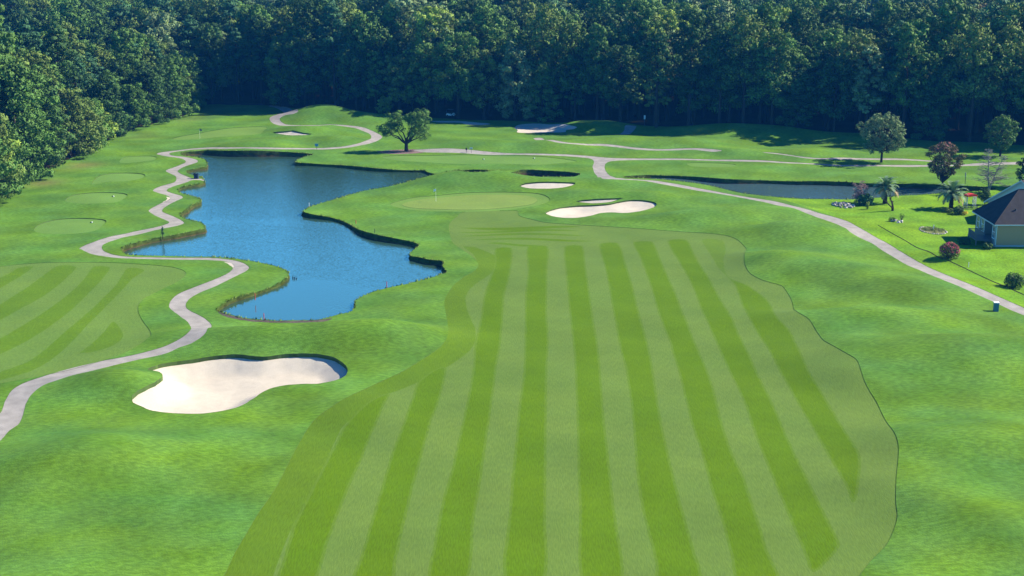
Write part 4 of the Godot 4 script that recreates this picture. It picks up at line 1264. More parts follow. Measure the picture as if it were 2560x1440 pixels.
	for s in alone:
		var place := ""
		if s.side == "far":
			for m in marks:
				if s.x / -s.z < m[0]:
					place = m[1]
					break
		else:
			for m in lmarks:
				if s.z > m[0]:
					place = m[1]
					break
		s.key = "%s %s tree, %s forest %s, %s" % [tones[s.tone], kinds[s.k].word.trim_suffix(" pine") + (" pine" if kinds[s.k].word.contains("pine") else ""), s.side, rows[s.row], place]
		count[s.key] = count.get(s.key, 0) + 1
	var at := {}
	for s in alone:
		var label: String = s.key
		if count[s.key] > 1:
			var o: int = at.get(s.key, 0)
			at[s.key] = o + 1
			label = s.key.replace(" tree, ", " tree %s from left, " % ORDINAL[mini(o, 19)])
		var word := "pine_tree" if kinds[s.k].word.contains("pine") else "shrub" if s.k == 12 else "broadleaf_tree"
		var t := thing(word, label, "shrub" if s.k == 12 else "tree", on(s.x, s.z), s.turn, "trees of the %s forest" % s.side)
		t.scale = Vector3(s.s, s.s * s.tall, s.s)
		for p in ["trunk", "crown"]:
			var mi := MeshInstance3D.new()
			mi.name = p
			mi.mesh = kinds[s.k][p]
			if p == "crown": mi.material_override = M[s.tone]
			t.add_child(mi)
	# the rest reads as one mass
	var mass := Node3D.new()
	mass.name = "forest"
	add_child(mass)
	tag(mass, "mass of forest behind the countable front trees, fading into blue haze", "forest", "", "stuff")
	var rest := {}
	for s in spots.slice(300):
		var key := "%d/%s" % [s.k, s.tone]
		if not rest.has(key): rest[key] = []
		rest[key].append(s)
	for key in rest:
		var list: Array = rest[key]
		var k: int = int(key.get_slice("/", 0))
		for p in ["trunk", "crown"]:
			var mm := MultiMesh.new()
			mm.transform_format = MultiMesh.TRANSFORM_3D
			mm.mesh = kinds[k][p]
			mm.instance_count = list.size()
			for q in list.size():
				var s: Dictionary = list[q]
				mm.set_instance_transform(q, Transform3D(Basis(Vector3.UP, s.turn).scaled(Vector3(s.s, s.s * s.tall, s.s)), on(s.x, s.z)))
			var mi := MultiMeshInstance3D.new()
			mi.name = "tree_" + p + "s"
			mi.multimesh = mm
			mi.material_override = M[key.get_slice("/", 1)] if p == "crown" else M.bark
			mi.set_meta("kind", "stuff")
			mass.add_child(mi, true)


# ------------------------------------------------------------------ single trees, plants, house, furniture
func clump_tree(H_trunk: float, r0: float, clumps: Array, per: float, size: float) -> Array:
	# clumps: [x, y, z, radius, flatness]; limbs run from the fork to each clump
	var wood := Acc.new()
	var crown := Acc.new()
	wood.tube(Vector3(0, -0.3, 0), Vector3(0, 0.35, 0), r0 * 1.35, r0 * 1.05, 9)
	wood.tube(Vector3(0, 0.35, 0), Vector3(0, H_trunk, 0), r0 * 1.05, r0 * 0.85, 9)
	for k in clumps:
		var c := Vector3(k[0], k[1], k[2])
		limb(wood, Vector3(0, H_trunk - 0.15, 0), c, r0 * 0.45, 0.03, 0.10, 5)
		var s: float = k[3]
		leaves(crown, c, Vector3(s, s * k[4], s) * 0.8, int(per * s * s * 0.55), size, rng.randf_range(0.85, 1.1))
		for q in int(6 + s * 3):
			var d := Vector3(rng.randfn(), rng.randfn(), rng.randfn()).normalized()
			var e: Vector3 = c + d * Vector3(s, s * k[4], s) * rng.randf_range(0.7, 1.05)
			limb(wood, c, e, 0.04, 0.012, 0.1, 2)
			leaves(crown, e, Vector3.ONE * s * 0.34 * Vector3(1, 0.8, 1), int(per * s * s * 0.06) + 8, size, rng.randf_range(0.75, 1.3))
	return [wood, crown]


func ellipsoid_clumps(n: int, cy: float, rx: float, ry: float, s: float, low: float = -1.0) -> Array:
	var out := []
	for k in n:
		var y := lerpf(low, 1.0, (k + 0.5) / n)
		var ph := k * 2.39996
		var rr := sqrt(maxf(0.16, 1.0 - y * y)) * rx * rng.randf_range(0.40, 1.12)
		out.append([cos(ph) * rr, cy + y * ry * 0.82, sin(ph) * rr, s * rng.randf_range(0.8, 1.2), 0.8])
	return out


func bush(called: String, label: String, at: Vector3, r: Vector3, leaf: Material, n: int, size: float, clumps: int = 9) -> Node3D:
	var t := thing(called, label, "shrub", at, rng.randf() * TAU)
	var wood := Acc.new()
	var a := Acc.new()
	for k in clumps:
		var ph := k * 2.39996
		var y := (k + 0.5) / clumps
		var rr := sqrt(maxf(0.05, 1.0 - pow(absf(y - 0.45) * 1.5, 2.0))) * 0.62
		var c := Vector3(cos(ph) * rr * r.x, r.y * (0.22 + 1.45 * y) * 0.6 + 0.1, sin(ph) * rr * r.z)
		limb(wood, Vector3(0, -0.1, 0), c, 0.05, 0.012, 0.08, 3)
		leaves(a, c, r * 0.42, n / clumps, size, rng.randf_range(0.75, 1.25))
	part("stems", wood, M.bark, t)
	part("foliage", a, leaf, t)
	return t


func palm(label: String, at: Vector3, trunk_h: float, frond_len: float, skirted: bool) -> void:
	var t := thing("palm_tree", label, "palm", at, rng.randf() * TAU, "palms in the yard")
	var a := Acc.new()
	var steps := 9
	for k in steps:
		var r := lerpf(0.40, 0.30, float(k) / steps) + (0.05 if k % 2 else 0.0) + (0.22 * (1.0 - absf(k - 7.5) / 2.0) if k > 5 else 0.0)
		var r2 := lerpf(0.40, 0.30, float(k + 1) / steps) + (0.0 if k % 2 else 0.05) + (0.22 * (1.0 - absf(k - 6.5) / 2.0) if k > 5 else 0.0)
		a.tube(Vector3(0, trunk_h * k / steps - 0.1, 0), Vector3(0, trunk_h * (k + 1) / steps - 0.1, 0), r, r2, 10)
	part("trunk", a, M.bark, t)
	for k in 34:
		var f := Acc.new()
		var lift := lerpf(1.45, -0.25, pow(k / 33.0, 0.9))   # first fronds stand up, last hang down
		var dead := k > 28
		var l := frond_len * rng.randf_range(0.85, 1.1)
		var pts := []
		var p := Vector3.ZERO
		var ang := lift
		for s in 9:
			pts.append(p)
			p += Vector3(cos(ang), sin(ang), 0) * l / 8.0
			ang -= 0.11 + 0.022 * s
		for s in 8:
			f.tube(pts[s], pts[s + 1], 0.035 - s * 0.003, 0.032 - s * 0.003, 4)
			for side in [-1.0, 1.0]:
				for q in 3:
					var root: Vector3 = pts[s].lerp(pts[s + 1], q / 3.0)
					var d: Vector3 = (pts[s + 1] - pts[s]).normalized()
					var out := (Vector3(0, 0.25, side) + d * 0.7 + Vector3(0, -0.25, 0) * rng.randf()).normalized()
					var len := l * 0.26 * sin(PI * clampf((s + q / 3.0 + 1.2) / 9.6, 0.05, 1.0)) + 0.08
					var w := d * 0.085
					var nn := Vector3(-d.y, d.x, 0)
					if nn.y < 0: nn = -nn
					f.tri(root - w, root + w, root + out * len, nn, nn, (nn + Vector3.UP * 0.2).normalized(), Color(1, 1, 1) * rng.randf_range(0.75, 1.25))
		var o := part("frond", f, M.dead_frond if dead else M.frond, t)
		o.position = Vector3(0, trunk_h - 0.15 + 0.25 * (1.0 - k / 33.0), 0)
		o.rotation = Vector3(0, k * 2.39996 + rng.randf_range(-0.2, 0.2), 0)
		if dead: o.set_meta("label", "dry straw-coloured frond hanging down")


func stake(label: String, at: Vector3, m: Material, h: float = 0.75, cap: Material = null) -> void:
	var t := thing("marker_stake", label, "stake", at, 0.0, "")
	var a := Acc.new()
	a.tube(Vector3(0, -0.1, 0), Vector3(0, h, 0), 0.045, 0.045, 6, true)
	part("post", a, m, t)


func stones(called: String, label: String, at: Vector3, r: Vector2, n: int, s: float, ring: bool = false) -> Node3D:
	var t := thing(called, label, "rocks", at)
	var a := Acc.new()
	for k in n:
		var ph := TAU * k / n if ring else rng.randf() * TAU
		var d := 1.0 if ring else sqrt(rng.randf())
		var p := Vector3(cos(ph) * r.x * d, 0, sin(ph) * r.y * d)
		var y := 0.0 if ring else (1.0 - d) * s * 1.6
		var q := s * rng.randf_range(0.6, 1.3)
		a.ball(Vector3(p.x, ground(at.x + p.x, at.z + p.z) - at.y + y + q * 0.3, p.z), Vector3(q, q * 0.65, q), 0.45, rng, Color(1, 1, 1) * rng.randf_range(0.55, 1.45), 4, 6)
	var o := part("stones", a, M.stone, t)
	o.set_meta("kind", "stuff")
	return t


func flagstick(label: String, at: Vector3, cloth: Material, turn: float) -> void:
	var t := thing("flagstick", label, "flag", at, turn)
	var a := Acc.new()
	a.tube(Vector3(0, -0.15, 0), Vector3(0, 2.35, 0), 0.02, 0.014, 6, true)
	part("pole", a, M.white, t)
	var f := Acc.new()
	for k in 5:
		var x0 := 0.02 + 0.10 * k
		var x1 := x0 + 0.10
		var z0 := 0.05 * sin(k * 1.4)
		var z1 := 0.05 * sin((k + 1) * 1.4)
		var d := -0.045 * k
		f.quad(Vector3(x0, 2.33 + d, z0), Vector3(x1, 2.33 + d - 0.045, z1), Vector3(x1, 1.93 + d - 0.045, z1), Vector3(x0, 1.93 + d, z0), Vector3(0, 0, 1))
	part("flag", f, cloth, t)
	var h := Acc.new()
	h.tube(Vector3(0, -0.14, 0), Vector3(0, -0.075, 0), 0.054, 0.054, 10, true)
	part("cup", h, M.dark, t)


func bin(label: String, at: Vector3, turn: float) -> void:
	var t := thing("litter_bin", label, "bin", at, turn, "pair of bins by the pond")
	var a := Acc.new()
	a.tube(Vector3(0, 0, 0), Vector3(0, 0.92, 0), 0.27, 0.30, 10, true)
	part("body", a, M.bin, t)
	var l := Acc.new()
	l.tube(Vector3(0, 0.92, 0), Vector3(0, 1.0, 0), 0.33, 0.33, 10, true)
	l.tube(Vector3(0, 1.0, 0), Vector3(0, 1.08, 0), 0.24, 0.10, 10, true)
	part("lid", l, M.dark, t)


func panel_sign(called: String, label: String, at: Vector3, h: float, w: float, ph: float, panel: Material, post: Material, turn: float = 0.0) -> void:
	var t := thing(called, label, "sign", at, turn)
	var a := Acc.new()
	a.box(Vector3(0, h * 0.5 - 0.1, -0.05), Vector3(0.09, h + 0.2, 0.07))
	part("post", a, post, t)
	var b := Acc.new()
	b.box(Vector3(0, h - ph * 0.5, 0.015), Vector3(w, ph, 0.05))
	part("panel", b, panel, t)


func golf_cart(at: Vector3, turn: float) -> void:
	var t := thing("golf_cart", "small white golf cart parked in the shade at the forest edge", "golf cart", at, turn)
	var a := Acc.new()
	a.box(Vector3(0, 0.42, 0), Vector3(1.15, 0.22, 2.3))
	a.face(Vector3(-0.57, 0.53, 1.15), Vector3(0.57, 0.53, 1.15), Vector3(0.5, 0.95, 0.75), Vector3(-0.5, 0.95, 0.75), Vector3.ZERO)
	a.box(Vector3(0, 0.72, 0.66), Vector3(1.05, 0.40, 0.14))
	a.box(Vector3(0, 0.66, -0.55), Vector3(1.15, 0.28, 0.95))
	part("body", a, M.white, t)
	var s := Acc.new()
	s.box(Vector3(0, 0.84, -0.25), Vector3(1.05, 0.12, 0.5))
	s.box(Vector3(0, 1.10, -0.53), Vector3(1.05, 0.42, 0.10))
	part("seat", s, M.dark, t)
	var r := Acc.new()
	r.box(Vector3(0, 1.86, -0.15), Vector3(1.2, 0.08, 1.7))
	part("roof", r, M.bin, t)
	for x in [-0.5, 0.5]:
		for z in [[-0.9, -0.9], [0.72, 0.6]]:
			var p := Acc.new()
			p.tube(Vector3(x, 0.8, z[0]), Vector3(x, 1.84, z[1]), 0.025, 0.025, 5)
			part("roof_post", p, M.dark, t)
			var w := Acc.new()
			w.tube(Vector3(x - 0.1, 0.24, z[0] * 0.85), Vector3(x + 0.1, 0.24, z[0] * 0.85), 0.24, 0.24, 12, true)
			w.tube(Vector3(x + 0.1, 0.24, z[0] * 0.85), Vector3(x - 0.1, 0.24, z[0] * 0.85), 0.24, 0.24, 12, true)
			part("wheel", w, M.dark, t)
	var g := Acc.new()
	g.tube(Vector3(0.25, 0.62, -1.15), Vector3(0.25, 1.4, -1.3), 0.13, 0.15, 8, true)
	part("golf_bag", g, M.bin, t)


func window(parent: Node, at: Vector3, w: float, h: float, faces_left: bool) -> void:
	# frame as the part, its pane and glazing bar as sub-parts
	var f := Acc.new()
	var n := Vector3.LEFT if faces_left else Vector3.BACK
	var s := Vector3.BACK if faces_left else Vector3.RIGHT
	var bs := Basis(s, Vector3.UP, n)
	for k in [-1.0, 1.0]:
		f.box(s * (w * 0.5) * k + n * 0.03, Vector3(0.11, h + 0.11, 0.08), bs)
		f.box(Vector3.UP * (h * 0.5) * k + n * 0.03, Vector3(w - 0.11, 0.11, 0.08), bs)
	var o := part("window", f, M.white, parent)
	o.position = at
	var p := Acc.new()
	p.box(n * 0.012, Vector3(w - 0.1, h - 0.1, 0.02), bs)
	part("pane", p, M.pane, o)
	var b := Acc.new()
	b.box(n * 0.035, Vector3(0.06, h - 0.12, 0.03), bs)
	b.box(n * 0.038, Vector3(w - 0.12, 0.06, 0.03), bs)
	part("glazing_bar", b, M.white, o)


func siding(p: Vector3, q: Vector3, h: float, n: Vector3, gable: float = 0.0) -> Acc:
	# clapboards: each board leans out a little over the one below
	var a := Acc.new()
	var e := 0.19
	var rows := int((h + gable) / e)
	for k in rows:
		var y0 := e * k
		var y1 := y0 + e
		var c0 := 0.0 if y1 <= h else (y1 - h) / gable * 0.5
		var u := p.lerp(q, c0)
		var v := q.lerp(p, c0)
		var up := Vector3.UP
		a.face(u + up * y0 + n * 0.045, v + up * y0 + n * 0.045, v + up * y1 + n * 0.012, u + up * y1 + n * 0.012, u - n * 5.0)
		a.face(u + up * y0 + n * 0.045, v + up * y0 + n * 0.045, v + up * y0, u + up * y0, u + up * (y0 + 1.0))
	return a


func near_house() -> void:
	var t := thing("house", "brown clapboard house with a dark hipped roof at the right edge", "house", Vector3(75.7, ground(76, -210) - 0.05, -208.0))
	var L := 18.0
	var D := 9.6
	var E := 3.72
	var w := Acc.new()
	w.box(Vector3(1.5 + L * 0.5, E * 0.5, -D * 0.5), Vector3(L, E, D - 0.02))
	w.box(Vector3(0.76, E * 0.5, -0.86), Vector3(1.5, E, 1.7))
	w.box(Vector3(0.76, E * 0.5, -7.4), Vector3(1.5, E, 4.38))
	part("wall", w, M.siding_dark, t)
	var sd := part("front_siding", siding(Vector3(0.0, 0.35, 0.0), Vector3(L + 1.5, 0.35, 0.0), E - 0.35, Vector3.BACK), M.siding, t)
	sd.set_meta("kind", "stuff")
	var base := Acc.new()
	base.box(Vector3((L + 1.5) * 0.5, 0.15, 0.05), Vector3(L + 1.54, 0.5, 0.08))
	part("foundation", base, M.stone, t)
	for c in [0.05, L + 1.45]:
		var cb := Acc.new()
		cb.box(Vector3(c, E * 0.5 + 0.2, 0.06), Vector3(0.14, E - 0.42, 0.06))
		part("corner_board", cb, M.trim, t)
	# hipped roof with thickness
	var o := 0.5
	var ey := E + 0.05
	var ry := 8.35
	var hx := D * 0.5 + o
	var A := Vector3(-o, ey, o)
	var B := Vector3(L + 1.5 + o, ey, o)
	var C := Vector3(L + 1.5 + o, ey, -D - o)
	var F := Vector3(-o, ey, -D - o)
	var G := Vector3(-o + hx, ry, -D * 0.5)
	var H := Vector3(L + 1.5 + o - hx, ry, -D * 0.5)
	var ins := Vector3(8, 2, -5)
	var r := Acc.new()
	r.face(A, B, H, G, ins)
	r.face(F, C, H, G, ins)
	r.tri(A, F, G, Vector3(-0.7, 0.72, 0), Vector3(-0.7, 0.72, 0), Vector3(-0.7, 0.72, 0))
	r.tri(B, C, H, Vector3(0.7, 0.72, 0), Vector3(0.7, 0.72, 0), Vector3(0.7, 0.72, 0))
	r.face(A + Vector3.DOWN * 0.03, B + Vector3.DOWN * 0.03, C + Vector3.DOWN * 0.03, F + Vector3.DOWN * 0.03, Vector3(8, 9, -5))
	part("roof", r, M.shingle, t)
	for e in [[A, B], [B, C], [C, F], [F, A]]:
		var g := Acc.new()
		var mid: Vector3 = (e[0] + e[1]) * 0.5 + Vector3.DOWN * 0.11
		var along: Vector3 = e[1] - e[0]
		g.box(mid, Vector3(along.length() - 0.02, 0.17, 0.10), Basis(along.normalized(), Vector3.UP, along.normalized().cross(Vector3.UP)))
		part("gutter", g, M.trim, t)
	for e in [[A, G], [F, G], [G, H]]:
		var g := Acc.new()
		g.tube(e[0] + Vector3.UP * 0.02, e[1] + Vector3.UP * 0.02, 0.09, 0.09, 5)
		part("ridge_cap", g, M.shingle, t)
	var v := Acc.new()
	v.tube(Vector3(3.3, 5.2, -1.6), Vector3(3.3, 5.9, -1.6), 0.1, 0.1, 8, true)
	part("vent_pipe", v, M.dark, t)
	window(t, Vector3(-0.005, 2.35, -0.85), 1.2, 2.1, true)
	window(t, Vector3(-0.005, 2.45, -6.0), 1.35, 2.2, true)
	window(t, Vector3(-0.005, 2.45, -8.2), 1.35, 2.2, true)
	var d := Acc.new()
	d.box(Vector3(1.47, 1.95, -3.4), Vector3(0.06, 2.1, 1.8))
	part("porch_door", d, M.pane, t)
	var k := Acc.new()
	k.box(Vector3(-1.25, 0.82, -3.6), Vector3(2.5, 0.14, 4.0))
	for x in [-2.4, -0.2]:
		for z in [-1.7, -5.5]:
			k.box(Vector3(x, 0.35, z), Vector3(0.14, 0.8, 0.14))
	k.box(Vector3(0.75, 0.82, -3.4), Vector3(1.48, 0.14, 3.3))
	part("deck", k, M.deck, t)
	var rail := Acc.new()
	for e in [[Vector3(-2.45, 0.9, -1.65), Vector3(-2.45, 0.9, -5.55)], [Vector3(-2.45, 0.9, -5.55), Vector3(-0.05, 0.9, -5.55)], [Vector3(-2.45, 0.9, -1.65), Vector3(-1.2, 0.9, -1.65)]]:
		var along: Vector3 = e[1] - e[0]
		var bs := Basis(along.normalized(), Vector3.UP, along.normalized().cross(Vector3.UP))
		rail.box((e[0] + e[1]) * 0.5 + Vector3.UP * 0.98, Vector3(along.length() + 0.1, 0.07, 0.12), bs)
		rail.box((e[0] + e[1]) * 0.5 + Vector3.UP * 0.12, Vector3(along.length(), 0.06, 0.07), bs)
		for q in int(along.length() / 0.16):
			rail.box(e[0] + along.normalized() * (0.08 + q * 0.16) + Vector3.UP * 0.55, Vector3(0.05, 0.82, 0.05), bs)
	part("railing", rail, M.deck, t)
	for q in 4:
		var s := Acc.new()
		s.box(Vector3(-0.6, 0.68 - 0.19 * q, -1.45 + 0.28 * q), Vector3(1.1, 0.08, 0.29))
		part("step", s, M.deck, t)
	var dp := Acc.new()
	dp.tube(Vector3(-0.08, 0.1, -0.14), Vector3(-0.08, 3.6, -0.14), 0.05, 0.05, 6)
	part("downpipe", dp, M.trim, t)


func far_house() -> void:
	var t := thing("house", "pale house with a gable end behind the dark hipped roof", "house", Vector3(83.2, ground(84, -234) - 0.05, -233.7), -deg_to_rad(50.0))
	var W := 12.2
	var E := 3.0
	var pk := 7.3
	var D := 12.0
	var w := Acc.new()
	var a := Vector3(0, 0, 0)
	w.face(Vector3(0, 0, 0), Vector3(W, 0, 0), Vector3(W, E, 0), Vector3(0, E, 0), Vector3(6, 1, -5))
	w.tri(Vector3(0, E, 0), Vector3(W, E, 0), Vector3(W * 0.5, pk, 0), Vector3.BACK, Vector3.BACK, Vector3.BACK)
	w.face(Vector3(0, 0, 0), Vector3(0, 0, -D), Vector3(0, E, -D), Vector3(0, E, 0), Vector3(6, 1, -5))
	w.face(Vector3(W, 0, 0), Vector3(W, 0, -D), Vector3(W, E, -D), Vector3(W, E, 0), Vector3(6, 1, -5))
	w.face(Vector3(0, 0, -D), Vector3(W, 0, -D), Vector3(W, E, -D), Vector3(0, E, -D), Vector3(6, 1, -5))
	w.tri(Vector3(0, E, -D), Vector3(W, E, -D), Vector3(W * 0.5, pk, -D), Vector3.FORWARD, Vector3.FORWARD, Vector3.FORWARD)
	part("wall", w, M.pale_wall, t)
	var sd := part("gable_siding", siding(Vector3(0, 0.02, 0.01), Vector3(W, 0.02, 0.01), E, Vector3.BACK, pk - E), M.pale_wall, t)
	sd.set_meta("kind", "stuff")
	var sl := (pk - E) / (W * 0.5)
	for k in [-1.0, 1.0]:
		var r := Acc.new()
		var o := 0.55
		var x0 := W * 0.5
		var x1: float = x0 + k * (W * 0.5 + o)
		var y1 := E - sl * o + 0.06
		var p := Vector3(x0, pk + 0.06, 0.6)
		var q := Vector3(x1, y1, 0.6)
		var ins := Vector3(x0, 0, -6)
		r.face(p, q, q + Vector3(0, 0, -D - 1.2), p + Vector3(0, 0, -D - 1.2), ins)
		r.face(p + Vector3.DOWN * 0.05, q + Vector3.DOWN * 0.05, q + Vector3(0, -0.05, -D - 1.2), p + Vector3(0, -0.05, -D - 1.2), Vector3(x0, 20, -6))
		part("roof", r, M.shingle, t)
		var f := Acc.new()
		f.face(p + Vector3(0, 0.02, 0.01), q + Vector3(0, 0.02, 0.01), q + Vector3(0, -0.26, 0.01), p + Vector3(0, -0.26, 0.01), ins)
		f.face(q + Vector3(k * 0.01, 0.02, 0), q + Vector3(k * 0.01, 0.02, -D - 1.2), q + Vector3(k * 0.01, -0.2, -D - 1.2), q + Vector3(k * 0.01, -0.2, 0), ins)
		part("fascia", f, M.trim, t)
	window(t, Vector3(1.6, 1.75, 0.06), 1.3, 1.5, false)


func arbor(at: Vector3) -> void:
	var t := thing("garden_arbor", "white lattice garden arbor with a red canopy beside the palm", "arbor", at, 0.35)
	for x in [-0.95, 0.95]:
		for z in [-0.4, 0.4]:
			var p := Acc.new()
			p.box(Vector3(x, 1.05, z), Vector3(0.10, 2.2, 0.10))
			part("post", p, M.white, t)
		for y in [0.35, 0.85, 1.35, 1.85]:
			var r := Acc.new()
			r.box(Vector3(x, y, 0), Vector3(0.05, 0.08, 0.72))
			part("lattice_bar", r, M.white, t)
		for z in [-0.2, 0.0, 0.2]:
			var r := Acc.new()
			r.box(Vector3(x + 0.03, 1.1, z), Vector3(0.04, 1.9, 0.06))
			part("lattice_bar", r, M.white, t)
	var c := Acc.new()
	for k in 8:
		var a0 := PI * k / 8.0
		var a1 := PI * (k + 1) / 8.0
		var p := Vector3(cos(a0) * 1.1, 2.15 + sin(a0) * 0.42, 0)
		var q := Vector3(cos(a1) * 1.1, 2.15 + sin(a1) * 0.42, 0)
		c.face(p + Vector3(0, 0, 0.6), q + Vector3(0, 0, 0.6), q + Vector3(0, 0, -0.6), p + Vector3(0, 0, -0.6), Vector3(0, 1.5, 0))
		c.face(p + Vector3(0, 0, 0.6), q + Vector3(0, 0, 0.6), Vector3(q.x, 2.13, 0.6), Vector3(p.x, 2.13, 0.6), Vector3(0, 1.5, 0))
		c.face(p + Vector3(0, 0, -0.6), q + Vector3(0, 0, -0.6), Vector3(q.x, 2.13, -0.6), Vector3(p.x, 2.13, -0.6), Vector3(0, 1.5, 0))
	part("canopy", c, M.red, t)
	var v := Acc.new()
	leaves(v, Vector3(0.5, 1.2, 0.3), Vector3(0.3, 0.3, 0.2), 60, 0.1)
	part("white_blossom", v, M.blossom, t)


func bare_tree(called: String, label: String, at: Vector3, stems: Array, H: float, spread: float, bark: Material, twigs: int) -> void:
	var t := thing(called, label, "tree", at)
	var w := Acc.new()
	var fine := Acc.new()
	for s in stems:
		var top := Vector3(s[0], H * s[1], s[2])
		var n := 8
		var pts := [Vector3(s[0] * 0.08, -0.2, 0)]
		for k in range(1, n + 1):
			var q := float(k) / n
			pts.append(Vector3(s[0] * pow(q, 1.3), H * s[1] * q, s[2] * q) + Vector3(rng.randfn(), 0, rng.randfn()) * 0.06)
		w.path(pts, 0.16, 0.03, 6)
		for k in twigs:
			var q := rng.randf_range(0.2, 0.97)
			var i := int(q * n)
			var root: Vector3 = pts[i].lerp(pts[mini(i + 1, n)], q * n - i)
			var ph := rng.randf() * TAU
			var l := spread * (1.15 - q) * rng.randf_range(0.6, 1.1) + 0.25
			var e := root + Vector3(cos(ph), rng.randf_range(-0.05, 0.35), sin(ph)) * l
			limb(fine, root, e, 0.05, 0.018, 0.10, 4)
			for f in 9:
				var b := root.lerp(e, rng.randf_range(0.3, 1.0))
				fine.tube(b, b + Vector3(rng.randfn() * 0.5, rng.randf_range(-0.1, 0.5), rng.randfn() * 0.5) * l * 0.45, 0.022, 0.012, 3)
	part("trunk", w, bark, t)
	var o := part("branches", fine, bark, t)
	o.set_meta("kind", "stuff")


func build_details() -> void:
	M.frond = leafmat(lin(0.13, 0.22, 0.115))
	M.dead_frond = leafmat(lin(0.26, 0.20, 0.10))
	M.pink = leafmat(lin(0.42, 0.055, 0.13))
	M.dusty = leafmat(lin(0.27, 0.12, 0.12))
	M.blossom = leafmat(lin(0.7, 0.68, 0.62))
	M.rosebark = plainmat(lin(0.30, 0.20, 0.19), 0.9)
	M.bed = plainmat(lin(0.13, 0.15, 0.05), 0.9)
	M.yellow = leafmat(lin(0.62, 0.50, 0.03))
	M.bin = plainmat(lin(0.025, 0.05, 0.085), 0.5)
	M.blue_sign = plainmat(lin(0.10, 0.27, 0.42), 0.5)
	M.post_wood = plainmat(lin(0.07, 0.085, 0.10), 0.8)
	M.box_teal = plainmat(lin(0.06, 0.16, 0.19), 0.45)
	M.trim = plainmat(lin(0.48, 0.50, 0.50), 0.6)
	M.deck = plainmat(lin(0.16, 0.15, 0.14), 0.8)
	M.siding = plainmat(lin(0.38, 0.235, 0.12), 0.8)
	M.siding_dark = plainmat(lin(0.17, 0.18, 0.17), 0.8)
	M.pale_wall = plainmat(lin(0.50, 0.55, 0.55), 0.7)
	M.pane = plainmat(lin(0.03, 0.05, 0.06), 0.05)
	M.pane.metallic_specular = 0.9
	M.shingle = turf(lin(0.084, 0.080, 0.086), noise_tex(512, 0.12, 91, 0.6, 1.0, 2), noise_tex(256, 0.03, 92, 0.85, 1.0, 3), 3, 1.6, 9)
	var S := SPOTS
	# ---- single trees on the course
	var oak := clump_tree(1.7, 0.42, [[-4.5, 5.0, 0.3, 2.0, 0.72], [-2.4, 7.3, -0.5, 1.9, 0.85], [-1.6, 5.3, 1.2, 1.5, 0.8], [-4.2, 3.9, -0.9, 1.3, 0.7], [2.2, 5.8, 0.4, 2.3, 1.0], [3.4, 7.6, -0.3, 2.1, 0.75], [1.4, 7.6, 0.6, 1.6, 0.8], [4.1, 3.7, 0.2, 1.3, 1.2], [2.0, 3.9, 1.0, 1.3, 0.8], [3.9, 5.6, -1.2, 1.6, 0.9]], 300, 0.15)
	tree_of("oak_tree", "lone forked oak on its mulch bed beside the far path", S.oak, oak, M.leaf_mid, M.bark)
	var ta := clump_tree(2.4, 0.26, ellipsoid_clumps(54, 6.6, 4.9, 4.1, 1.0) + [[-2.3, 2.7, 0.3, 0.8, 1.2], [1.6, 2.8, 0.5, 0.8, 1.2], [-0.6, 3.0, 1.4, 0.8, 0.9], [-3.4, 3.6, 0.4, 0.8, 1.0], [3.0, 3.4, 0.2, 0.8, 1.0]], 190, 0.15)
	tree_of("round_tree", "lone round-crowned grey-green tree between the two far right paths", S.tree_a, ta, M.leaf_pale, M.bark)
	var tb := clump_tree(1.6, 0.24, ellipsoid_clumps(36, 5.3, 3.0, 4.0, 0.95), 260, 0.15)
	tree_of("oval_tree", "lone upright green tree at the right edge near the forest", S.tree_b, tb, M.leaf_mid, M.bark)
	# ---- yard
	var my := clump_tree(0.5, 0.16, ellipsoid_clumps(58, 4.9, 3.5, 3.6, 0.62, -0.9), 300, 0.13)
	var mt := tree_of("crape_myrtle", "bronze many-stemmed tree with pink tips behind the right-hand palm", S.myrtle, my, M.leaf_bronze, M.bark)
	var tips := Acc.new()
	for k in 26:
		var ph := k * 2.39996
		var q := sqrt((k + 0.5) / 26.0)
		leaves(tips, Vector3(cos(ph) * 2.4 * q, 8.0 - 1.5 * q * q + rng.randf_range(-0.3, 0.2), sin(ph) * 2.4 * q), Vector3(0.35, 0.5, 0.35), 34, 0.10)
	part("flower_tips", tips, M.dusty, mt)
	bare_tree("bare_cypress", "bare grey tree with two trunks beside the pale house", S.cypress, [[-0.6, 1.0, 0.0], [2.4, 0.86, 0.6]], 8.6, 3.4, M.greybark, 60)
	bare_tree("leaning_tree", "leaning nearly bare young tree with dark trunk in front of the left palm", S.lean_tree, [[-1.6, 1.0, 0.2], [-2.6, 0.62, 0.5], [-0.9, 0.92, -0.4]], 4.3, 0.5, M.bark, 5)
	palm("left of the two palms, standing on the lawn by the right-hand pond", S.palm_a, 3.1, 2.9, true)
	palm("right of the two palms, in a planted bed by the arbor", S.palm_b, 2.9, 3.0, true)
	var con := broadleaf(7.5, 0.4, 2.6, 34, 150, 0.22, 0.3)
	tree_of("dark_tree", "dark dense tree cut off by the right edge, behind the pale house", S.conifer, con, M.leaf_deep, M.bark)
	var sm := clump_tree(0.7, 0.09, ellipsoid_clumps(9, 1.75, 1.0, 1.2, 0.62), 700, 0.10)
	tree_of("small_tree", "small dark tree at the left corner of the pale house", S.small_tree, sm, M.leaf_deep, M.bark)
	bush("hedge", "clipped dark round bush right of the palm bed", S.hedge, Vector3(1.2, 1.05, 0.9), M.leaf_deep, 2200, 0.09, 14)
	bush("flower_mound", "low mound of yellow flowers under the arbor fence", S.flowers, Vector3(0.7, 0.45, 0.6), M.yellow, 500, 0.07)
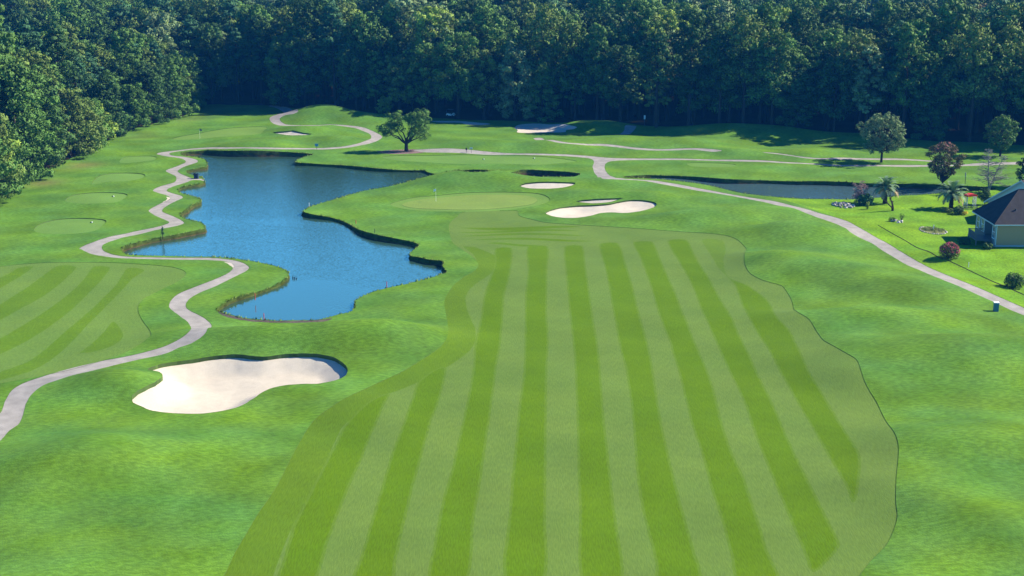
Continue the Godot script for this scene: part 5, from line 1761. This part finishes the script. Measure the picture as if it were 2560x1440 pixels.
	bush("bed_planting", "low green and reddish planting round the right palm's base", S.bed_palm, Vector3(1.5, 0.5, 0.9), M.leaf_olive, 900, 0.10, 12)
	bare_tree("bare_shrub", "pinkish bare shrub tree beside the rock pile", S.bare_shrub, [[-1.1, 0.95, 0.3], [0.5, 1.0, -0.3], [1.4, 0.8, 0.2], [-0.2, 0.9, 0.6]], 4.1, 1.5, M.rosebark, 40)
	bush("grass_clump", "dark feathery ornamental grass clump right of the rock pile", S.grass_clump, Vector3(1.5, 1.5, 1.2), M.leaf_pine, 1500, 0.16, 12)
	bush("cone_plant", "small upright lime plant in front of the rock pile", S.cone_a, Vector3(0.32, 0.9, 0.32), M.leaf_lime, 300, 0.08, 6)
	bush("cone_plant", "small upright lime plant on the lawn left of the leaning tree", S.cone_b, Vector3(0.36, 1.0, 0.36), M.leaf_lime, 320, 0.08, 6)
	bush("shrub", "thin yellowish shrub behind the small white stone pile", S.shrub_b, Vector3(0.5, 0.9, 0.5), M.leaf_olive, 200, 0.08, 6)
	var pk := bush("flowering_bush", "bush covered in pink flowers beside the dark groove", S.pink_bush, Vector3(1.55, 1.6, 1.45), M.leaf_bronze, 3200, 0.10, 16)
	var fl := Acc.new()
	for k in 60:
		var d := Vector3(rng.randfn(), absf(rng.randfn()) * 0.9, rng.randfn()).normalized()
		leaves(fl, Vector3(0, 0.95, 0) + d * Vector3(1.4, 1.3, 1.3), Vector3(0.20, 0.16, 0.20), 24, 0.075)
	part("flowers", fl, M.pink, pk)
	bush("round_bush", "dark round bush at the right edge beside the groove, lower one", S.bush_b, Vector3(1.5, 1.45, 1.4), M.leaf_deep, 3200, 0.10, 16)
	bush("shaded_bush", "dark bush in the house shadow, left of the deck", S.bush_c, Vector3(1.1, 0.8, 0.9), M.leaf_deep, 1200, 0.10)
	bush("shaded_bush", "dark bush in the house shadow at the near house corner", S.bush_d, Vector3(1.2, 0.7, 0.8), M.leaf_deep, 1200, 0.10)
	stones("rock_pile", "pile of pale round rocks near the right-hand pond", S.rocks_a, Vector2(2.0, 2.6), 90, 0.22)
	stones("rock_pile", "small white stone pile with plants on the lawn", S.rocks_b, Vector2(1.1, 0.9), 26, 0.2)
	bush("stone_bed_plant", "low dark plant left in the small white stone pile", S.rocks_b + Vector3(-0.7, 0, -0.4), Vector3(0.7, 0.5, 0.6), M.leaf_deep, 400, 0.08)
	var ring := stones("ring_bed", "oval flower bed edged with stones on the lawn", S.ring, Vector2(2.1, 2.7), 40, 0.16, true)
	var bd := Acc.new()
	for k in 24:
		var a0 := TAU * k / 24.0
		var a1 := TAU * (k + 1) / 24.0
		var c: Vector3 = S.ring
		var p0 := Vector3(cos(a0) * 2.0, 0, sin(a0) * 2.6)
		var p1 := Vector3(cos(a1) * 2.0, 0, sin(a1) * 2.6)
		p0.y = ground(c.x + p0.x, c.z + p0.z) - c.y + 0.05
		p1.y = ground(c.x + p1.x, c.z + p1.z) - c.y + 0.05
		bd.tri(Vector3(0, 0.12, 0), p0, p1, Vector3.UP, Vector3.UP, Vector3.UP)
	part("soil", bd, M.bed, ring)
	var gr := Acc.new()
	for k in 40:
		var ph := rng.randf() * TAU
		var q := sqrt(rng.randf()) * 1.8
		leaves(gr, Vector3(cos(ph) * q, 0.22, sin(ph) * q), Vector3(0.3, 0.16, 0.3), 40, 0.07)
	part("planting", gr, M.leaf_olive, ring)
	panel_sign("garden_post", "thin white post standing in the oval flower bed", S.ring + Vector3(0.1, 0, 0), 1.0, 0.12, 0.16, M.white, M.white)
	arbor(S.arbor)
	var fc := thing("picket_fence", "low dark picket fence in front of the arbor", "fence", S.fence)
	for k in 13:
		var p := Acc.new()
		p.box(Vector3(-1.3 + k * 0.22, 0.45, 0), Vector3(0.09, 0.95, 0.035))
		part("picket", p, M.post_wood, fc)
	for y in [0.3, 0.7]:
		var p := Acc.new()
		p.box(Vector3(0, y, -0.045), Vector3(2.8, 0.08, 0.05))
		part("rail", p, M.post_wood, fc)
	near_house()
	far_house()
	stake("white stake on the lawn side of the dark groove", S.stake_w, M.white, 0.75)
	# ---- course furniture
	flagstick("white flag on its pole in the oval green", S.flag, M.white, 2.6)
	flagstick("dark flag on the far green by the left forest", S.flag_b, M.bin, 0.4)
	bin("left dark bin of the pair by the winding path", S.bin_a, 0.2)
	bin("right dark bin of the pair, nearer the water", S.bin_b, 0.5)
	panel_sign("blue_sign", "small blue sign on a post beside the far path, left of the oak", S.sign_a, 1.25, 0.75, 0.6, M.blue_sign, M.post_wood)
	panel_sign("tee_sign", "pale blue sign right of the ball washer by the oak path", S.sign_b, 1.2, 0.7, 0.32, M.trim, M.post_wood)
	var bw := thing("ball_washer", "dark ball washer on a post left of the pale tee sign", "ball washer", S.cleaner)
	var ba := Acc.new()
	ba.tube(Vector3(0, -0.1, 0), Vector3(0, 0.55, 0), 0.05, 0.05, 6)
	part("post", ba, M.post_wood, bw)
	ba = Acc.new()
	ba.tube(Vector3(0, 0.5, 0), Vector3(0, 0.62, 0), 0.1, 0.2, 8)
	ba.tube(Vector3(0, 0.62, 0), Vector3(0, 0.95, 0), 0.2, 0.2, 8)
	ba.tube(Vector3(0, 0.95, 0), Vector3(0, 1.05, 0), 0.2, 0.08, 8, true)
	part("canister", ba, M.dark, bw)
	golf_cart(S.cart, 1.25)
	panel_sign("tall_sign", "tall post with a pale panel at the far forest edge", S.sign_c, 2.8, 0.42, 1.0, M.trim, M.bin)
	panel_sign("wooden_post", "dark upright post on the far bank right of the bronze tree", S.post, 2.3, 0.28, 0.8, M.trim, M.post_wood, -1.2)
	var bx := thing("path_box", "teal box with white lid beside the right cart path", "box", S.box, -0.12)
	var q := Acc.new()
	q.box(Vector3(0, 0.55, 0), Vector3(0.60, 1.2, 0.60))
	part("body", q, M.box_teal, bx)
	q = Acc.new()
	q.box(Vector3(0, 1.19, 0), Vector3(0.66, 0.08, 0.66))
	part("lid", q, M.white, bx)
	stake("red stake on the near shore where the pond meets the fairway side", S.stake_a, M.red, 0.85)
	stake("red stake at the muddy near shore of the pond", S.stake_b, M.red, 0.8)
	stake("red stake on the grassy point below the winding path", S.stake_c, M.red, 0.8)
	stake("reddish stake behind the dark bank, left one", S.stake_d, M.red, 0.7)
	stake("dark stake on the edge of the dark bank, right one", S.stake_e, M.dark, 0.7)
	stake("white stake at the tip of the green peninsula", S.stake_f, M.white, 0.75)
	var marks := [["white and black marker on the nearest left tee", S.tm_a], ["white marker on the second left tee", S.tm_b], ["white marker on the long tee, left one", S.tm_c], ["white marker on the long tee, right one", S.tm_d]]
	for m in marks:
		var t := thing("tee_marker", m[0], "tee marker", m[1], 0.0, "tee markers")
		var a := Acc.new()
		a.ball(Vector3(0.08, 0.03, 0), Vector3(0.12, 0.12, 0.12), 0.0, rng)
		part("white_ball", a, M.white, t)
		a = Acc.new()
		a.ball(Vector3(-0.14, 0.02, 0.02), Vector3(0.11, 0.11, 0.11), 0.0, rng)
		part("dark_ball", a, M.dark, t)
	var sp := clump_tree(0.4, 0.05, [[0, 0.8, 0, 0.32, 0.8], [0, 1.3, 0, 0.26, 1.0], [0.05, 1.7, 0, 0.16, 1.3]], 900, 0.08)
	tree_of("sapling", "small dark sapling on the bank of the narrow pond arm", S.sapling, sp, M.leaf_pine, M.bark)
	var lg := thing("driftwood", "driftwood branch at the pointed left end of the pond", "log", Vector3(S.log.x, -0.7, S.log.z - 0.8))
	q = Acc.new()
	q.path([Vector3(-0.9, 0, 0), Vector3(0, 0.15, 0.1), Vector3(0.9, 0.1, -0.1)], 0.12, 0.06, 6)
	q.tube(Vector3(0.1, 0.12, 0.1), Vector3(0.5, 0.55, 0.0), 0.06, 0.02, 5)
	part("wood", q, M.greybark, lg)
	var su := thing("stump_posts", "three short dark stumps standing in the water off the point", "stump", Vector3(S.stump.x + 0.2, -0.8, S.stump.z))
	for k in 3:
		q = Acc.new()
		q.tube(Vector3(k * 0.27, -0.3, k * 0.1), Vector3(k * 0.27 + 0.05, 0.5 - 0.06 * k, k * 0.1), 0.09, 0.07, 6, true)
		part("stump", q, M.dark, su)



func _ready() -> void:
	rng.seed = 20240
	# ---------------------------------------------------------------- camera, sky, sun, exposure
	var cam := Camera3D.new()
	cam.name = "camera"
	cam.position = Vector3(0, 48, 0)
	cam.rotation_degrees = Vector3(-14.669, 0, 0)
	cam.fov = 23.911
	cam.near = 1.0
	cam.far = 6000.0
	add_child(cam)
	cam.current = true
	var env := Environment.new()
	env.background_mode = Environment.BG_SKY
	var sky := ProceduralSkyMaterial.new()
	sky.sky_top_color = Color(0.02, 0.17, 0.40)
	sky.sky_horizon_color = Color(0.36, 0.74, 0.98)
	sky.sky_curve = 0.24
	sky.ground_bottom_color = Color(0.10, 0.16, 0.10)
	sky.ground_horizon_color = Color(0.30, 0.42, 0.45)
	sky.sun_angle_max = 12.0
	sky.sun_curve = 0.12
	sky.sky_energy_multiplier = 1.05
	env.sky = Sky.new()
	env.sky.sky_material = sky
	env.tonemap_mode = Environment.TONE_MAPPER_LINEAR
	env.tonemap_exposure = 2.7
	env.fog_enabled = true
	env.fog_density = 0.00013
	env.fog_light_color = Color(0.16, 0.48, 0.80)
	env.sdfgi_enabled = true
	env.ssao_enabled = true
	env.ssil_enabled = true
	var world := WorldEnvironment.new()
	world.name = "world_environment"
	world.environment = env
	add_child(world)
	var sun := DirectionalLight3D.new()
	sun.name = "sun"
	sun.light_energy = 1.5
	sun.light_color = Color(1.0, 0.95, 0.86)
	sun.light_angular_distance = 0.5
	sun.shadow_enabled = true
	sun.look_at_from_position(Vector3(0.775, 0.605, -0.190) * 100.0, Vector3.ZERO)
	add_child(sun)

	make_materials()
	vary.seed = 4
	vary.frequency = 0.055
	vary.fractal_octaves = 4
	vary2.seed = 6
	vary2.frequency = 0.13
	vary2.fractal_octaves = 3
	for q in 5:
		var lf: Array = SHAPES.left_forest
		DRY.append({"d": [lf[4 + 4 * q] + 4.5, lf[5 + 4 * q] + 1.5, 3.6, 4.5 + q, [0.85, 0.9, 0.35, 0.5, 0.3][q]]})
	make_grid()
	build_course()
	build_forest()
	build_details()
